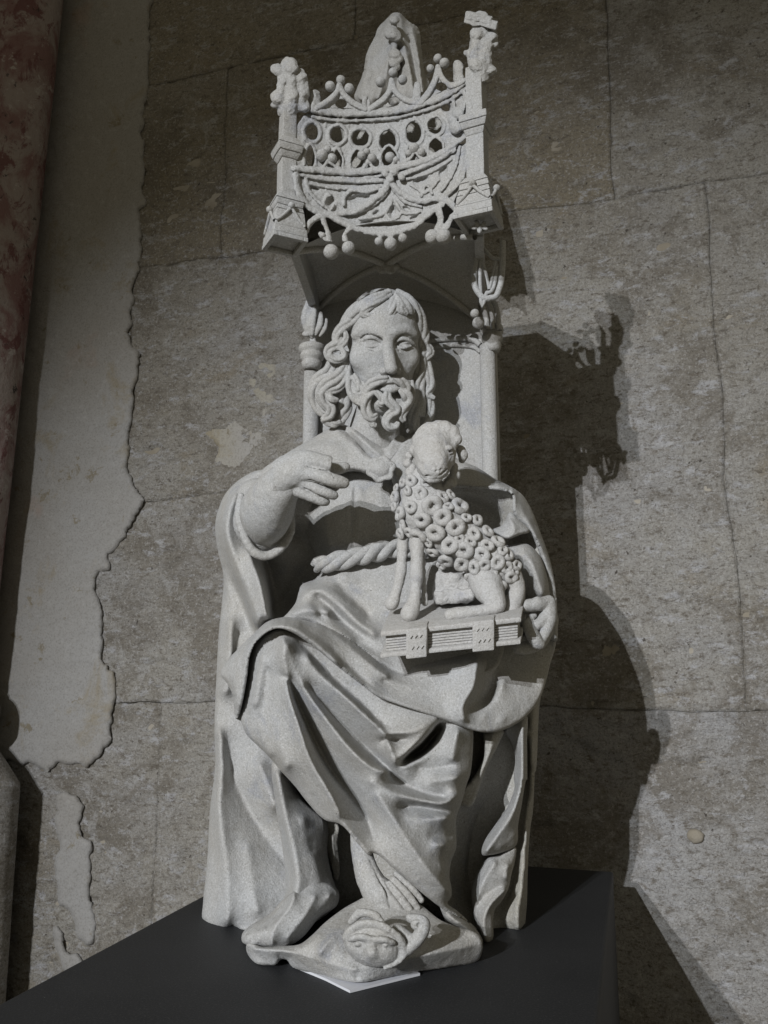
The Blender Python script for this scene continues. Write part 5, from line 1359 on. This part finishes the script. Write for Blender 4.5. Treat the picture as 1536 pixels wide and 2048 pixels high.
# ---------------------------------------------------------------- base slab with the trampled head
def zs_(pts): return [(a, b, float(S.Z(a, b, c)[1])) for a, b, c in pts]
relief('base_slab', zs_([(494, 1888, .022), (494, 1905, .006), (512, 1926, .003), (538, 1931, .003), (552, 1929, .006), (562, 1919, .010), (574, 1920, .010), (582, 1932, .004), (640, 1950, .003), (690, 1962, .006), (712, 1965, .007), (760, 1958, .006), (832, 1944, .004), (905, 1933, .003), (955, 1922, .003), (964, 1905, .014), (965, 1887, .026), (955, 1868, .036), (915, 1854, .042), (880, 1840, .046), (845, 1812, .055), (800, 1780, .07), (750, 1780, .07), (724, 1796, .062), (690, 1815, .055), (650, 1845, .046), (622, 1872, .036), (600, 1888, .03), (560, 1892, .026), (525, 1893, .022)]),
       [zs_([(510, 1898, .022), (580, 1904, .026), (650, 1925, .022), (712, 1940, .020)]), zs_([(712, 1942, .018), (712, 1958, .009)]), zs_([(715, 1938, .020), (790, 1922, .026), (860, 1908, .030), (958, 1888, .026)]), zs_([(700, 1850, .05), (660, 1880, .042), (640, 1905, .034)]), zs_([(860, 1870, .044), (900, 1880, .036)]), zs_([(600, 1900, .03), (640, 1870, .042)]), zs_([(560, 1912, .014), (580, 1916, .014)])],
       ST, statue, back=.04, blur=2, roll=(4, .004), step=2.4, wob=.001)
v = Vol((672, 1796, -60), (872, 1958, 76), 1.7)
v.ball((746, 1888, 0), (58, 42, 44), 0, rot=8); v.ball((752, 1908, 6), (44, 26, 34), 10, rot=6)
v.chain([(690, 1876, 14), (706, 1856, 24), (740, 1846, 30), (776, 1858, 30), (802, 1882, 20), (806, 1906, 10), (786, 1926, 6)], [5, 6, 6, 6, 6, 6, 5], 8)
v.chain([(702, 1844, 4), (720, 1826, 12), (748, 1830, 18), (768, 1850, 20)], [6, 8, 8, 5], 4)
v.chain([(698, 1880, 36), (716, 1874, 45), (738, 1876, 47)], [3, 4, 3], 9); v.chain([(750, 1878, 47), (770, 1880, 43), (788, 1886, 34)], [3, 4, 3], 9)
v.ball((716, 1889, 50), (10, 6, 9), 3, 's'); v.ball((716, 1889, 38), (7, 5, 7), 1.5); v.ball((769, 1893, 48), (9, 7, 9), 3, 's'); v.ball((770, 1891, 36), (7, 5, 7), 1.5)
v.chain([(763, 1894, 50), (765, 1906, 50)], [3, 2.5], 2, 's')
v.chain([(742, 1882, 42), (744, 1906, 42)], [7, 9], 12); v.ball((740, 1932, 56), (34, 12, 16), 5, 's')
v.chain([(822, 1836, 0), (846, 1846, 4), (840, 1870, 8), (824, 1892, 8), (802, 1914, 6)], [10, 13, 13, 10, 7], 5); v.ball((834, 1850, 14), (13, 11, 9), 3); v.ball((838, 1850, 22), (5, 5, 6), 2, 's'); v.chain([(818, 1896, 10), (800, 1922, 14), (770, 1936, 16)], [4, 5, 4], 3)
v.chain([(796, 1864, -8), (820, 1880, -4)], [16, 14], 6)
v.rough(1.4, .07)
v.build('trampled_head', ST, statue, y0=-.204)
# slip of the tunic seen between the legs
relief('tunic_fold', cC((1056, 440, -.01), (1140, 470, -.01), (1140, 620, -.01), (1150, 750, -.012), (1152, 900, -.014), (1128, 930, -.014), (1105, 860, -.012), (1060, 680, -.01)), [cC((1095, 560, -.02), (1110, 760, -.022))], SW, robe, back=.05, blur=1, step=2.2)
